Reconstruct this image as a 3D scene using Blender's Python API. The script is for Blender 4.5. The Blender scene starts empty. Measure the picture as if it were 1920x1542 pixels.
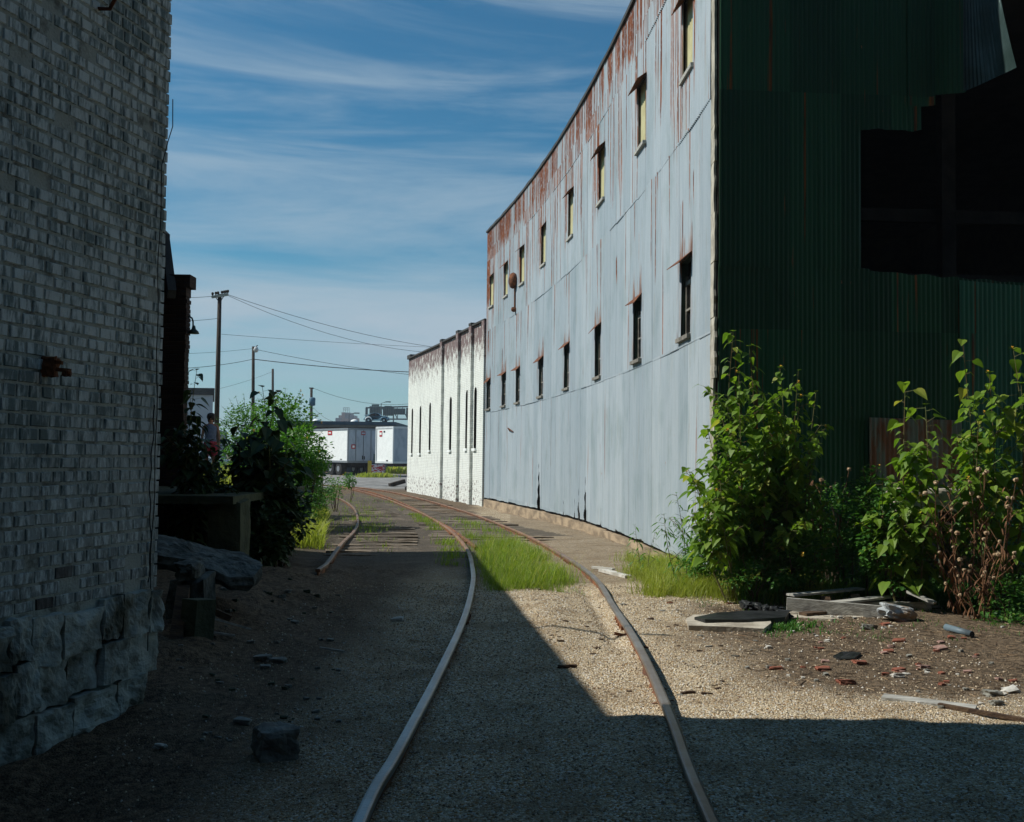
import bpy, bmesh, math, random
from mathutils import Vector, Matrix, noise, Quaternion
R = math.radians
sc = bpy.context.scene
col = sc.collection
# ------------------------------------------------------------------ camera
FPX, CX, CY = 1950.0, 960.0, 771.0
PITCH, ROLL = math.atan(85/1950), 0.012
CAM = Vector((0, 0, 1.6))
F = Vector((0, math.cos(PITCH), math.sin(PITCH)))
R0 = Vector((1, 0, 0)); U0 = Vector((0, -math.sin(PITCH), math.cos(PITCH)))
RT = R0*math.cos(ROLL) + U0*math.sin(ROLL)
UP = -R0*math.sin(ROLL) + U0*math.cos(ROLL)
cd = bpy.data.cameras.new('camera'); cam = bpy.data.objects.new('camera', cd); col.objects.link(cam)
cd.sensor_width = 36; cd.lens = 36*FPX/1920; cd.clip_start = .05; cd.clip_end = 9000
m = Matrix((RT, UP, -F)).transposed().to_4x4(); m.translation = CAM
cam.matrix_world = m; sc.camera = cam

def ray(px, py): return F + RT*((px-CX)/FPX) - UP*((py-CY)/FPX)
def at(px, py, Y):
    r = ray(px, py); return CAM + r*(Y/r.y)
def proj(p):
    d = Vector(p)-CAM; w = d.dot(F)
    return CX+FPX*d.dot(RT)/w, CY-FPX*d.dot(UP)/w
def sst(a, b, x):
    t = max(0., min(1., (x-a)/(b-a))); return t*t*(3-2*t)
# ------------------------------------------------------------------ ground height
def bank_x(y):
    if y < 12: return -2.45
    if y < 30: return -2.9 - .17*(y-14)
    if y < 40: return -5.6 - .3*(y-30)
    return -8.6 - .42*(y-40)
def gh0(x, y):
    z = -.30*sst(15, 38, y) + .30*sst(54, 74, y)
    k = sst(0, 1.7, bank_x(y)-x)
    h = 1.02*sst(16.6, 18.2, y)*(1-.45*sst(40, 60, y))
    z += k*h*(1-sst(120, 200, y))
    # rubble slope beside the tall building
    z += .22*sst(-1.75, -2.9, x)*(1-sst(12, 15, y))*sst(6.3, 8, y)
    z += -.10*sst(-1.1, -2.3, x)*(1-sst(4.6, 6.0, y))
    return z
def N(x, y, s=1., o=0.): return noise.noise(Vector((x*s+o, y*s-o, o*.7)))
def gh(x, y):
    z = gh0(x, y)
    if y < 60:
        a = 1-sst(40, 60, y)
        z += a*(.035*N(x, y, .55, 3.) + .02*N(x, y, 1.7, 9.) + .008*N(x, y, 5., 1.))
        # heaped gravel in and beside the track
        z += .075*math.exp(-((x-.38)**2/.10 + (y-10.4)**2/1.6))
        z += .05*math.exp(-((x-1.7)**2/.35 + (y-11.2)**2/.5))
        z += .05*math.exp(-((x-2.5)**2/.6 + (y-11.9)**2/.15))
        z += sst(-1.3, -2.4, x)*(1-sst(14, 17, y))*.06*N(x, y, 3.3, 5.)
        z -= .012*max(0, N(x, y, 9., 2.))
        if x>1.2: z += .022*N(x,y,2.6,7.)*sst(1.4,2.4,x)*(1-sst(15,20,y))
        z -= .055*math.exp(-((x-.93)/.085)**2)*sst(8.6,9.3,y)*(1-sst(12.6,13.4,y))
    return z
def gpt(px, py, dz=0.):
    r = ray(px, py); z = dz
    p = CAM.copy()
    for i in range(25):
        t = (z-CAM.z)/r.z if r.z < -1e-5 else 500
        q = CAM + r*t
        z = .5*z + .5*(gh(q.x, q.y)+dz)
    return CAM + r*((z-CAM.z)/r.z)
# ------------------------------------------------------------------ mesh helpers
def link(o, parent=None):
    col.objects.link(o)
    if parent is not None: o.parent = parent
    return o
class MB:
    def __init__(s): s.v=[]; s.f=[]; s.mi=[]; s.uv=[]; s.st=[]; s.hasuv=False; s.hasst=False
    def add(s, vs, fs, mi=0, uvs=None, st=None):
        b = len(s.v); s.v += [tuple(v) for v in vs]
        s.f += [tuple(i+b for i in f) for f in fs]; s.mi += [mi]*len(fs)
        if uvs: s.uv += uvs; s.hasuv=True
        else: s.uv += [(0,0)]*len(vs)
        if st: s.st += st; s.hasst=True
        else: s.st += [0.]*len(vs)
        return b
    def box(s, c, size, rot=None, mi=0, jit=0., rnd=None):
        hx, hy, hz = size[0]/2, size[1]/2, size[2]/2
        vs = [Vector((x*hx, y*hy, z*hz)) for z in (-1,1) for y in (-1,1) for x in (-1,1)]
        if jit: vs = [v+Vector((rnd.uniform(-jit,jit) for _ in range(3))) for v in vs]
        if rot is not None: vs = [rot @ v for v in vs]
        vs = [v+Vector(c) for v in vs]
        s.add(vs, [(0,2,3,1),(4,5,7,6),(0,1,5,4),(2,6,7,3),(0,4,6,2),(1,3,7,5)], mi)
    def beam(s, a, b, w, h, mi=0, up=Vector((0,0,1)), w2=None, h2=None):
        a, b = Vector(a), Vector(b); d=(b-a).normalized()
        sd = d.cross(up)
        if sd.length<1e-4: sd = Vector((1,0,0))
        sd.normalize(); u2 = sd.cross(d)
        w2 = w if w2 is None else w2; h2 = h if h2 is None else h2
        vs=[]
        for p,ww,hh in ((a,w,h),(b,w2,h2)):
            for i,j in ((-1,-1),(1,-1),(1,1),(-1,1)): vs.append(p+sd*i*ww/2+u2*j*hh/2)
        s.add(vs, [(0,1,2,3),(7,6,5,4),(0,4,5,1),(1,5,6,2),(2,6,7,3),(3,7,4,0)], mi)
    def tube(s, pts, r, n=6, mi=0, cap=True):
        pts=[Vector(p) for p in pts]; rs = r if isinstance(r,(list,tuple)) else [r]*len(pts)
        vs=[]; fs=[]; ref=None
        for i,p in enumerate(pts):
            d=(pts[min(i+1,len(pts)-1)]-pts[max(i-1,0)]).normalized()
            if ref is None: ref = Vector((0,0,1)) if abs(d.z)<.9 else Vector((1,0,0))
            a=(ref-d*ref.dot(d)).normalized(); b=d.cross(a); ref=a
            for k in range(n):
                t=2*math.pi*k/n; vs.append(p+(a*math.cos(t)+b*math.sin(t))*rs[i])
        for i in range(len(pts)-1):
            for k in range(n):
                k2=(k+1)%n; fs.append((i*n+k,i*n+k2,(i+1)*n+k2,(i+1)*n+k))
        if cap: fs.append(tuple(range(n))[::-1]); fs.append(tuple((len(pts)-1)*n+k for k in range(n)))
        s.add(vs, fs, mi)
    def lathe(s, c, prof, n=12, axis='z', mi=0, rot=None):
        vs=[];fs=[]
        for (r,z) in prof:
            for k in range(n):
                t=2*math.pi*k/n; v=Vector((r*math.cos(t), r*math.sin(t), z))
                if axis=='x': v=Vector((v.z,v.x,v.y))
                if axis=='y': v=Vector((v.x,v.z,v.y))
                if rot is not None: v = rot@v
                vs.append(v+Vector(c))
        for i in range(len(prof)-1):
            for k in range(n):
                k2=(k+1)%n; fs.append((i*n+k,i*n+k2,(i+1)*n+k2,(i+1)*n+k))
        fs.append(tuple(range(n))[::-1]); fs.append(tuple((len(prof)-1)*n+k for k in range(n)))
        s.add(vs,fs,mi)
    def rock(s, c, size, seed, sq=.55, rot=None, n=4, amp=.12, mi=0):
        vs=[];fs=[];idx={}
        def vid(p):
            k=(round(p[0],4),round(p[1],4),round(p[2],4))
            if k not in idx:
                q=Vector(p); sp=q.normalized()
                r=q*sq+sp*(1-sq)*1.15
                nn=noise.noise(Vector(p)*1.3+Vector((seed*3.1,seed*1.7,seed)))
                n2=noise.noise(Vector(p)*3.1+Vector((seed*1.1,seed*2.7,seed)))
                n3=noise.noise(Vector(p)*8.3+Vector((seed*2.1,seed*.7,seed)))
                r=r*(1+amp*nn*1.6+amp*.6*n2+amp*.3*n3)
                r=Vector((r.x*size[0]/2,r.y*size[1]/2,r.z*size[2]/2))
                if rot is not None: r=rot@r
                idx[k]=len(vs); vs.append(r+Vector(c))
            return idx[k]
        for ax in range(3):
            for sg in (-1,1):
                for i in range(n):
                    for j in range(n):
                        q=[]
                        for (a,b) in ((i,j),(i+1,j),(i+1,j+1),(i,j+1)):
                            p=[0,0,0]; p[ax]=sg; p[(ax+1)%3]=-1+2*a/n; p[(ax+2)%3]=-1+2*b/n
                            q.append(vid(p))
                        fs.append(tuple(q) if sg>0 else tuple(q[::-1]))
        s.add(vs,fs,mi)
    def build(s, name, mats, parent=None, smooth=False):
        me=bpy.data.meshes.new(name); me.from_pydata(s.v,[],s.f)
        if not isinstance(mats,(list,tuple)): mats=[mats]
        for x in mats: me.materials.append(x)
        me.polygons.foreach_set('material_index', s.mi)
        if s.hasuv:
            l=me.uv_layers.new(name='UVMap'); ix=[0]*len(me.loops); me.loops.foreach_get('vertex_index',ix)
            fl=[]
            for i in ix: fl += s.uv[i]
            l.data.foreach_set('uv', fl)
        if s.hasst:
            a=me.attributes.new('stain','FLOAT','POINT'); a.data.foreach_set('value', s.st)
        if smooth: me.polygons.foreach_set('use_smooth',[True]*len(me.polygons))
        me.validate(); me.update()
        return link(bpy.data.objects.new(name, me), parent)
def tag(o, label=None, cat=None, group=None, kind=None):
    if label: o['label']=label
    if cat: o['category']=cat
    if group: o['group']=group
    if kind: o['kind']=kind
    return o
def empty(name, loc, label, cat, group=None):
    o=bpy.data.objects.new(name,None); o.location=loc; o.empty_display_size=.2; link(o)
    bpy_up.append(o)
    return tag(o,label,cat,group)
bpy_up=[]
def part(mb, name, mats, root, smooth=False):
    """world-space mesh -> child of root keeping world position"""
    off=Vector((0,0,0)); p=root
    while p is not None: off += Vector(p.location); p=p.parent
    mb.v=[(v[0]-off.x,v[1]-off.y,v[2]-off.z) for v in mb.v]
    return mb.build(name,mats,root,smooth)
# ------------------------------------------------------------------ materials
class NT:
    def __init__(s,name):
        s.m=bpy.data.materials.new(name); s.m.use_nodes=True; s.t=s.m.node_tree; s.n=s.t.nodes
        s.b=s.n['Principled BSDF']; s.out=s.n['Material Output']
    def new(s,t,**k):
        n=s.n.new(t)
        for a,v in k.items(): setattr(n,a,v)
        return n
    def lk(s,a,b): s.t.links.new(a,b)
    def setv(s,sock,v):
        if hasattr(v,'is_output') or isinstance(v,bpy.types.NodeSocket): s.lk(v,sock)
        else:
            if isinstance(v,(tuple,list)) and len(v)==3 and sock.type=='RGBA': v=(*v,1)
            sock.default_value=v
    def noise(s,vec=None,scale=5.,detail=4.,rough=.55,dist=0.):
        n=s.new('ShaderNodeTexNoise'); n.inputs['Scale'].default_value=scale; n.inputs['Detail'].default_value=detail
        n.inputs['Roughness'].default_value=rough; n.inputs['Distortion'].default_value=dist
        if vec is not None: s.lk(vec,n.inputs['Vector'])
        return n.outputs['Fac']
    def ramp(s,fac,a,b,va=0.,vb=1.):
        n=s.new('ShaderNodeMapRange'); n.interpolation_type='SMOOTHSTEP'
        s.setv(n.inputs[0],fac); n.inputs[1].default_value=a; n.inputs[2].default_value=b
        n.inputs[3].default_value=va; n.inputs[4].default_value=vb
        return n.outputs[0]
    def mix(s,fac,a,b,mode='MIX'):
        n=s.new('ShaderNodeMix',data_type='RGBA',blend_type=mode)
        s.setv(n.inputs[0],fac); s.setv(n.inputs[6],a); s.setv(n.inputs[7],b); return n.outputs[2]
    def math(s,op,a,b=0.):
        n=s.new('ShaderNodeMath',operation=op); s.setv(n.inputs[0],a); s.setv(n.inputs[1],b); return n.outputs[0]
    def mapv(s,vec,scale=(1,1,1),loc=(0,0,0),rot=(0,0,0)):
        n=s.new('ShaderNodeMapping'); s.lk(vec,n.inputs['Vector']); n.inputs['Scale'].default_value=scale
        n.inputs['Location'].default_value=loc; n.inputs['Rotation'].default_value=rot; return n.outputs[0]
    def pos(s): return s.new('ShaderNodeNewGeometry').outputs['Position']
    def obj(s): return s.new('ShaderNodeTexCoord').outputs['Object']
    def uv(s): return s.new('ShaderNodeTexCoord').outputs['UV']
    def island(s): return s.new('ShaderNodeNewGeometry').outputs['Random Per Island']
    def attr(s,nm):
        n=s.new('ShaderNodeAttribute'); n.attribute_name=nm; return n.outputs['Fac']
    def bump(s,h,dist=.01,strength=1.):
        n=s.new('ShaderNodeBump'); n.inputs['Distance'].default_value=dist; n.inputs['Strength'].default_value=strength
        s.lk(h,n.inputs['Height']); s.lk(n.outputs[0],s.b.inputs['Normal'])
    def fin(s,color,rough=.8,metal=0.,spec=.3):
        s.setv(s.b.inputs['Base Color'],color); s.setv(s.b.inputs['Roughness'],rough); s.setv(s.b.inputs['Metallic'],metal)
        s.b.inputs['Specular IOR Level'].default_value=spec
        return s.m
def simple(name,c1,c2,scale=3.,rough=.8,metal=0.,bump=.004,bscale=30.,spec=.3,stretch=(1,1,1),lo=.35,hi=.65):
    t=NT(name); p=t.mapv(t.obj(),stretch)
    f=t.ramp(t.noise(p,scale,6.,.6),lo,hi)
    if bump: t.bump(t.noise(p,bscale,4.),bump)
    return t.fin(t.mix(f,c1,c2),rough,metal,spec)
def leafmat(name,c1,c2,c3,trans=.35):
    t=NT(name); r=t.island()
    c=t.mix(t.ramp(r,0,.7),c1,c2); c=t.mix(t.ramp(r,.86,1.),c,c3)
    c=t.mix(t.ramp(t.noise(t.obj(),2.2,2.),.4,.65,0,.55),c,t.mix(.5,c1,c1),'MIX')
    t.fin(c,.5,0.,.35)
    tr=t.new('ShaderNodeBsdfTranslucent'); t.lk(t.mix(.5,c,t.mix(1.,c,(1.6,1.7,.5),'MULTIPLY')),tr.inputs[0])
    mx=t.new('ShaderNodeMixShader'); mx.inputs[0].default_value=trans
    t.lk(t.b.outputs[0],mx.inputs[1]); t.lk(tr.outputs[0],mx.inputs[2]); t.lk(mx.outputs[0],t.out.inputs[0])
    return t.m
M={}
# ground
def ground_mat():
    t=NT('ground_mix'); p=t.pos()
    vor=t.new('ShaderNodeTexVoronoi'); vor.inputs['Scale'].default_value=84; t.lk(p,vor.inputs['Vector'])
    sep=t.new('ShaderNodeSeparateColor'); t.lk(vor.outputs['Color'],sep.inputs[0])
    g=t.mix(sep.outputs[0],(.30,.22,.125),(.78,.66,.46)); g=t.mix(t.ramp(sep.outputs[1],.82,.9),g,(.85,.80,.70)); g=t.mix(t.ramp(sep.outputs[2],.84,.92),g,(.40,.22,.07))
    g=t.mix(t.ramp(sep.outputs[2],.0,.09,1,0),g,(.08,.05,.035))
    g=t.mix(t.ramp(t.noise(p,1.6,6.,.65),.42,.68),g,t.mix(.6,g,(.26,.18,.10)))
    g=t.mix(t.ramp(t.noise(p,5.5,7.,.75),.56,.70,0,.8),g,(.13,.085,.05))
    dn=t.noise(p,22,8.,.7)
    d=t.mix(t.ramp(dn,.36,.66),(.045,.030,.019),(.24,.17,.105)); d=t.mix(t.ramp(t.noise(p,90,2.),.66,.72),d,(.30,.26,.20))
    asp=t.mix(t.ramp(t.noise(p,30,8.,.75),.35,.7),(.045,.038,.03),(.17,.145,.115))
    asp=t.mix(t.ramp(t.noise(t.mapv(p,(1,2.2,1)),1.6,5.),.5,.72,0,.7),asp,(.23,.18,.13))
    rd=t.mix(t.ramp(t.noise(p,1.1,6.,.6),.35,.7),(.22,.215,.2),(.36,.35,.33))
    gr=t.mix(t.ramp(t.noise(p,3,6.,.6),.35,.65),(.055,.075,.02),(.13,.13,.045))
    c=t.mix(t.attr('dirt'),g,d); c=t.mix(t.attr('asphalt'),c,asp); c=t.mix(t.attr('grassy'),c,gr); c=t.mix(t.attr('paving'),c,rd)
    h=t.math('ADD',t.math('MULTIPLY',vor.outputs['Distance'],-1.2),t.math('MULTIPLY',dn,1.2))
    t.bump(h,.016,.9)
    return t.fin(c,.92,0,.2)
M['ground']=ground_mat()
def pebble_mat():
    t=NT('pebbles'); r=t.island(); w=t.new('ShaderNodeTexWhiteNoise',noise_dimensions='1D'); t.lk(t.math('MULTIPLY',r,91.7),w.inputs['W'])
    v=w.outputs['Value']
    c=t.mix(r,(.34,.25,.15),(.74,.63,.45)); c=t.mix(t.ramp(v,.86,.9),c,(.66,.64,.58)); c=t.mix(t.ramp(v,.0,.14,1,0),c,(.38,.21,.07)); c=t.mix(t.ramp(v,.30,.36,1,0),c,t.mix(.6,c,(.14,.12,.10)))
    return t.fin(c,.8,0,.3)
M['pebble']=pebble_mat()
# painted brick, shade side
def painted_brick(name,paint1,paint2,dark,thr=.52,real=True,scale=1.):
    t=NT(name); p=t.uv() if not real else t.obj(); 
    st=t.mapv(t.obj(),(7*scale,7*scale,1.6*scale))
    n1=t.noise(st,3.2,8.,.68); n2=t.noise(t.obj(),1.1*scale,5.,.6)
    f=t.ramp(t.math('ADD',n1,t.math('MULTIPLY',n2,.55)),thr+.24,thr+.42)
    c=t.mix(t.noise(t.obj(),9,3.),paint1,paint2)
    c=t.mix(t.math('MULTIPLY',f,.85),c,dark)
    return t,c,n1
t,c,n1=painted_brick('painted_brick_shade',(.60,.65,.62),(.74,.79,.76),(.09,.14,.135),.47)
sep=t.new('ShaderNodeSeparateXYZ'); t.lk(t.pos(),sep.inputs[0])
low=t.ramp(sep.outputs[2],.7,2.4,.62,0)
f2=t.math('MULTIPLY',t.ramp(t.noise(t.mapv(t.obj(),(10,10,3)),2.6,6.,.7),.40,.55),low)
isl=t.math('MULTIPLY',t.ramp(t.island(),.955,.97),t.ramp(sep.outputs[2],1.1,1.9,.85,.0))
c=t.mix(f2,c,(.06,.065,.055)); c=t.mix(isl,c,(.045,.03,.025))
t.bump(t.noise(t.mapv(t.obj(),(1,1,.5)),45,5.,.7),.006,.8); M['pbrick']=t.fin(c,.75,0,.25)
M['mortar']=simple('mortar',(.46,.48,.42),(.16,.16,.13),9,.95,0,.006,60,lo=.45,hi=.72)
M['stone_paint']=simple('painted_stone',(.48,.52,.47),(.12,.12,.09),3.2,.85,0,.02,14,lo=.38,hi=.62)
def brick_tex(name,c1,c2,mort,bw=.21,rh=.072,dark=None,thr=.55,smooth=.02,ztop=None):
    t=NT(name); u=t.uv(); b=t.new('ShaderNodeTexBrick'); t.lk(u,b.inputs['Vector'])
    b.inputs['Scale'].default_value=1; b.inputs['Brick Width'].default_value=bw; b.inputs['Row Height'].default_value=rh
    b.inputs['Mortar Size'].default_value=.007; b.inputs['Mortar Smooth'].default_value=.3; b.inputs['Bias'].default_value=0
    t.setv(b.inputs['Color1'],c1); t.setv(b.inputs['Color2'],c2); t.setv(b.inputs['Mortar'],mort)
    c=b.outputs['Color']
    if dark:
        n1=t.noise(t.mapv(u,(1.6,.55,1)),4.2,9.,.72)
        s=t.new('ShaderNodeSeparateXYZ'); t.lk(u,s.inputs[0])
        top=t.ramp(s.outputs[1],ztop[0],ztop[1],0,ztop[2])
        f=t.ramp(t.math('ADD',n1,top),thr,thr+.07)
        n3=t.noise(u,7,5.); low=t.ramp(s.outputs[1],.2,1.3,.15,0)
        f=t.math('MAXIMUM',f,t.ramp(t.math('ADD',n3,low),.70,.76))
        c=t.mix(t.ramp(t.math('ADD',t.noise(t.mapv(u,(3.5,.7,1)),1.5,7.,.65),t.math('MULTIPLY',top,.5)),.46,.72,0,.55),c,(.42,.42,.40))
        c=t.mix(f,c,t.mix(t.noise(u,3),dark,(.16,.10,.085)))
    t.bump(t.math('SUBTRACT',t.math('MULTIPLY',t.noise(u,40,4.),.4),b.outputs['Fac']),.012,.8)
    return t.fin(c,.88,0,.2)
M['white_brick']=brick_tex('white_brick',(.80,.82,.76),(.74,.76,.70),(.55,.56,.5),dark=(.20,.155,.16),thr=.655,ztop=(4.2,6.7,.27))
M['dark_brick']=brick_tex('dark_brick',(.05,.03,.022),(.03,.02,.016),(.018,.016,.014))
M['plain_pbrick']=brick_tex('painted_brick_plain',(.5,.53,.5),(.45,.48,.45),(.2,.2,.16))
# galvanised cladding
def cladding_mat(name,base1,base2,rustamt,greenish=False,topband=7.2):
    t=NT(name); u=t.uv(); s=t.new('ShaderNodeSeparateXYZ'); t.lk(u,s.inputs[0]); U,Z=s.outputs[0],s.outputs[1]
    cx=t.math('FLOOR',t.math('DIVIDE',U,.66)); cz=t.math('FLOOR',t.math('DIVIDE',t.math('SUBTRACT',Z,.19),3.05))
    cv=t.new('ShaderNodeCombineXYZ'); t.lk(cx,cv.inputs[0]); t.lk(cz,cv.inputs[1])
    wn=t.new('ShaderNodeTexWhiteNoise',noise_dimensions='2D'); t.lk(cv.outputs[0],wn.inputs['Vector']); W=wn.outputs['Value']
    c=t.mix(W,base1,base2)
    streak=t.noise(t.mapv(u,(9,.35,1)),2.0,5.,.6); c=t.mix(t.ramp(streak,.35,.7,0,.55),c,t.mix(1.,c,(.78,.83,.85),'MULTIPLY'))
    blot=t.noise(t.mapv(u,(1,.55,1)),1.3,5.,.6); c=t.mix(t.ramp(blot,.47,.7,0,.6),c,t.mix(1.,c,(.70,.76,.74),'MULTIPLY'))
    wsh=t.noise(t.mapv(u,(3.2,.5,1),(9,2,0)),1.2,6.,.65); c=t.mix(t.ramp(wsh,.55,.72,0,.45),c,t.mix(1.,c,(.80,.72,.60),'MULTIPLY'))
    fine=t.noise(t.mapv(u,(60,3,1)),1.,3.); c=t.mix(t.ramp(fine,.4,.7,0,.3),c,t.mix(1.,c,(.8,.85,.9),'MULTIPLY'))
    # rust runs: strongest in the top row of sheets
    cvz=t.new('ShaderNodeCombineXYZ'); t.lk(t.math('MULTIPLY',U,6.5),cvz.inputs[0]); t.lk(t.math('ADD',t.math('MULTIPLY',Z,.07),t.math('MULTIPLY',cz,7.3)),cvz.inputs[1])
    r1=t.noise(cvz.outputs[0],1.7,3.,.62)
    band=t.math('ADD',t.math('ADD',t.ramp(Z,5.5,8.2,0,.085*rustamt),t.ramp(Z,8.85,8.95,0,.075*rustamt)),t.ramp(Z,2.5,4.5,-.05,0))
    band=t.math('ADD',band,t.math('MULTIPLY',t.math('SUBTRACT',W,.6),.11))
    band=t.math('ADD',band,t.ramp(U,20,26,0,.035))
    m1=t.ramp(t.math('ADD',r1,band),.625,.665)
    r2=t.noise(t.mapv(u,(16,.5,1)),1.8,4.,.6); m2=t.ramp(t.math('ADD',r2,t.math('MULTIPLY',band,.5)),.665,.73,0,.8)
    m1=t.math('MAXIMUM',m1,m2)
    ra_=t.attr('rust'); m1=t.math('MULTIPLY',m1,.8); m1=t.math('MAXIMUM',m1,t.math('MULTIPLY',t.ramp(t.math('ADD',ra_,t.math('MULTIPLY',t.math('SUBTRACT',t.noise(t.mapv(u,(22,1.6,1)),1.4,5.),.5),.8)),.20,.48),t.ramp(ra_,0,.2)))
    br=t.noise(t.mapv(u,(30,7,1)),1.,4.); m1=t.math('MULTIPLY',m1,t.ramp(br,.30,.5,.45,1))
    rc=t.mix(t.ramp(t.noise(t.mapv(u,(14,1,1)),1.5,4.),.35,.65),(.30,.085,.014),(.10,.028,.014))
    rc=t.mix(t.ramp(Z,8.6,9.6,0,.3),rc,(.10,.035,.03))
    c=t.mix(m1,c,rc)
    sp=t.ramp(t.noise(t.mapv(u,(26,5,1)),1.,2.),.74,.79,0,.85); c=t.mix(sp,c,(.32,.13,.05))
    stn=t.attr('stain'); sm=t.ramp(t.math('ADD',t.math('MULTIPLY',stn,.55),t.math('MULTIPLY',t.noise(t.mapv(u,(18,1.2,1)),1.3,4.),.75)),.60,.92,0,.9)
    c=t.mix(t.math('MULTIPLY',sm,t.ramp(stn,0,.3)),c,t.mix(t.ramp(t.noise(t.mapv(u,(9,1.5,1)),1.5,3.),.4,.6),(.30,.12,.035),(.13,.04,.015)))
    # horizontal lap dirt line
    lap=t.math('PINGPONG',t.math('SUBTRACT',Z,.19),1.525)
    t.bump(t.noise(u,24,3.),.003,.5)
    rough=t.ramp(m1,0,1,.55,.9)
    return t.fin(c,rough,0,.35)
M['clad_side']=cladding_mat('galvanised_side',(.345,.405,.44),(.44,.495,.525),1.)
M['clad_front_shaded']=cladding_mat('galvanised_front_shaded',(.005,.050,.016),(.015,.100,.036),-.6)  # dark green shade tone put into the metal's colour
M['clad_pale']=cladding_mat('galvanised_pale_shaded',(.02,.12,.07),(.03,.15,.085),-.6)  # lighter sheet, same shade tone in its colour
M['patch_sheet']=simple('rusty_patch_sheet',(.17,.20,.16),(.20,.08,.035),2.6,.7,0,.003,30,stretch=(3,3,.7),lo=.42,hi=.6)
M['hang_sheet']=simple('hanging_sheet',(.06,.10,.10),(.03,.055,.05),2.,.45,.3,.003,20)
M['rust']=simple('rust',(.20,.07,.025),(.07,.03,.02),8,.9)
M['footing']=simple('footing_concrete',(.42,.32,.21),(.20,.15,.10),1.6,.9,0,.012,14,stretch=(1,1,3))
M['concrete']=simple('old_concrete',(.085,.095,.055),(.04,.05,.03),2.5,.9,0,.02,18)
M['slab_rock']=simple('broken_slab',(.13,.15,.14),(.03,.035,.03),6,.9,0,.03,12)
M['pale_concrete']=simple('pale_concrete',(.50,.45,.36),(.30,.26,.20),4,.9,0,.01,25)
M['stone']=simple('rubble_stone',(.30,.30,.26),(.13,.12,.10),6,.9,0,.012,20)
M['pale_stone']=simple('pale_stone',(.62,.60,.54),(.40,.38,.33),6,.85,0,.008,30)
M['redbrick']=simple('brick_fragment',(.27,.085,.05),(.16,.07,.045),9,.85,0,.006,40)
M['pinkbrick']=simple('pink_fragment',(.36,.22,.18),(.25,.16,.13),9,.85,0,.006,40)
M['dark']=simple('dark_interior',(.012,.012,.011),(.006,.006,.006),3,.95,0,0)
M['shadow_wood']=simple('shadow_dark_wood',(.03,.024,.018),(.015,.012,.01),3,.95,0,.01,20)  # near black, so wood inside the building reads as deep shadow
M['greywood']=simple('weathered_wood',(.48,.47,.42),(.26,.25,.22),5,.85,0,.006,18,stretch=(1,6,6))
M['brownwood']=simple('brown_wood',(.11,.07,.04),(.05,.03,.02),5,.9,0,.008,18,stretch=(1,5,5))
M['tie']=simple('sleeper_wood',(.24,.19,.14),(.11,.085,.06),4,.92,0,.015,16,stretch=(1,7,4))
M['pole']=simple('pole_wood',(.055,.04,.03),(.025,.02,.016),2,.9,0,.006,14,stretch=(6,6,1))
M['cornerpaint']=simple('flaking_cream_board',(.50,.47,.38),(.26,.24,.19),5,.9,0,.01,25,stretch=(1,1,.5))
M['frame']=simple('sash_wood',(.26,.24,.20),(.13,.12,.10),6,.85,0,.004,30)
M['framegreen']=simple('green_wood',(.03,.06,.04),(.02,.035,.03),6,.85,0,.004,30)
M['glass']=simple('dark_glass',(.015,.016,.018),(.03,.025,.02),3,.15,0,0)
M['yellow']=simple('yellow_board',(.50,.47,.26),(.42,.38,.20),3,.75,0,.003,20)
M['white']=simple('white_paint',(.87,.89,.86),(.80,.82,.79),3,.6,0,0)
M['offwhite']=simple('worn_white_panel',(.68,.71,.70),(.55,.59,.60),1.2,.5,0,0,stretch=(1,1,.4))
M['shadedpanel']=simple('shaded_white_panel',(.42,.47,.52),(.27,.32,.38),1.3,.5,0,0,stretch=(1,1,.5),lo=.4,hi=.62)  # white trailer faces turned from the sun, shade mixed into the colour
M['black']=simple('black_rubber',(.012,.012,.012),(.025,.025,.025),5,.8,0,.003)
M['blackplastic']=simple('black_plastic',(.012,.014,.015),(.03,.032,.033),5,.4,0,.01,15)
M['steel']=simple('trailer_steel',(.03,.03,.032),(.05,.05,.05),5,.6,.4)
M['chrome']=simple('bright_metal',(.6,.62,.64),(.45,.46,.48),5,.3,.8,0)
M['red']=simple('red_paint',(.50,.03,.03),(.38,.02,.03),3,.6,0,0)
M['yellowp']=simple('yellow_paint',(.55,.42,.04),(.40,.30,.05),3,.6,0,0)
M['blueroof']=simple('blue_roof_edge',(.06,.10,.13),(.045,.075,.10),1,.7,0,0)
M['soffit']=simple('soffit',(.22,.22,.20),(.15,.15,.14),1,.8,0,0)
M['carblue']=simple('pale_blue_car_paint',(.10,.22,.30),(.08,.18,.26),2,.3,0,0,spec=.5)
M['cargrey']=simple('grey_car_paint',(.22,.25,.27),(.2,.22,.24),2,.3,0,0,spec=.5)
M['headlamp']=simple('lamp_glass',(.6,.62,.6),(.5,.5,.5),2,.15,0,0)
M['signback']=simple('sign_back',(.10,.17,.16),(.08,.14,.135),.4,.7,.1,0)
M['trussmetal']=simple('truss_metal',(.12,.15,.16),(.10,.12,.13),.5,.6,.2,0)
M['citybrick']=simple('tower_brick',(.33,.20,.15),(.28,.17,.13),.1,.9,0,0)
M['cityglass']=simple('tower_glass',(.07,.10,.12),(.10,.13,.15),.2,.5,0,0)
M['lampgreen']=simple('enamel_shade',(.025,.06,.05),(.015,.03,.03),8,.4,0,0)
M['transformer']=simple('transformer_paint',(.08,.18,.24),(.07,.15,.2),4,.5,0,0)
M['wire']=simple('wire_rubber',(.02,.02,.022),(.03,.03,.03),4,.7,0,0)
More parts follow.
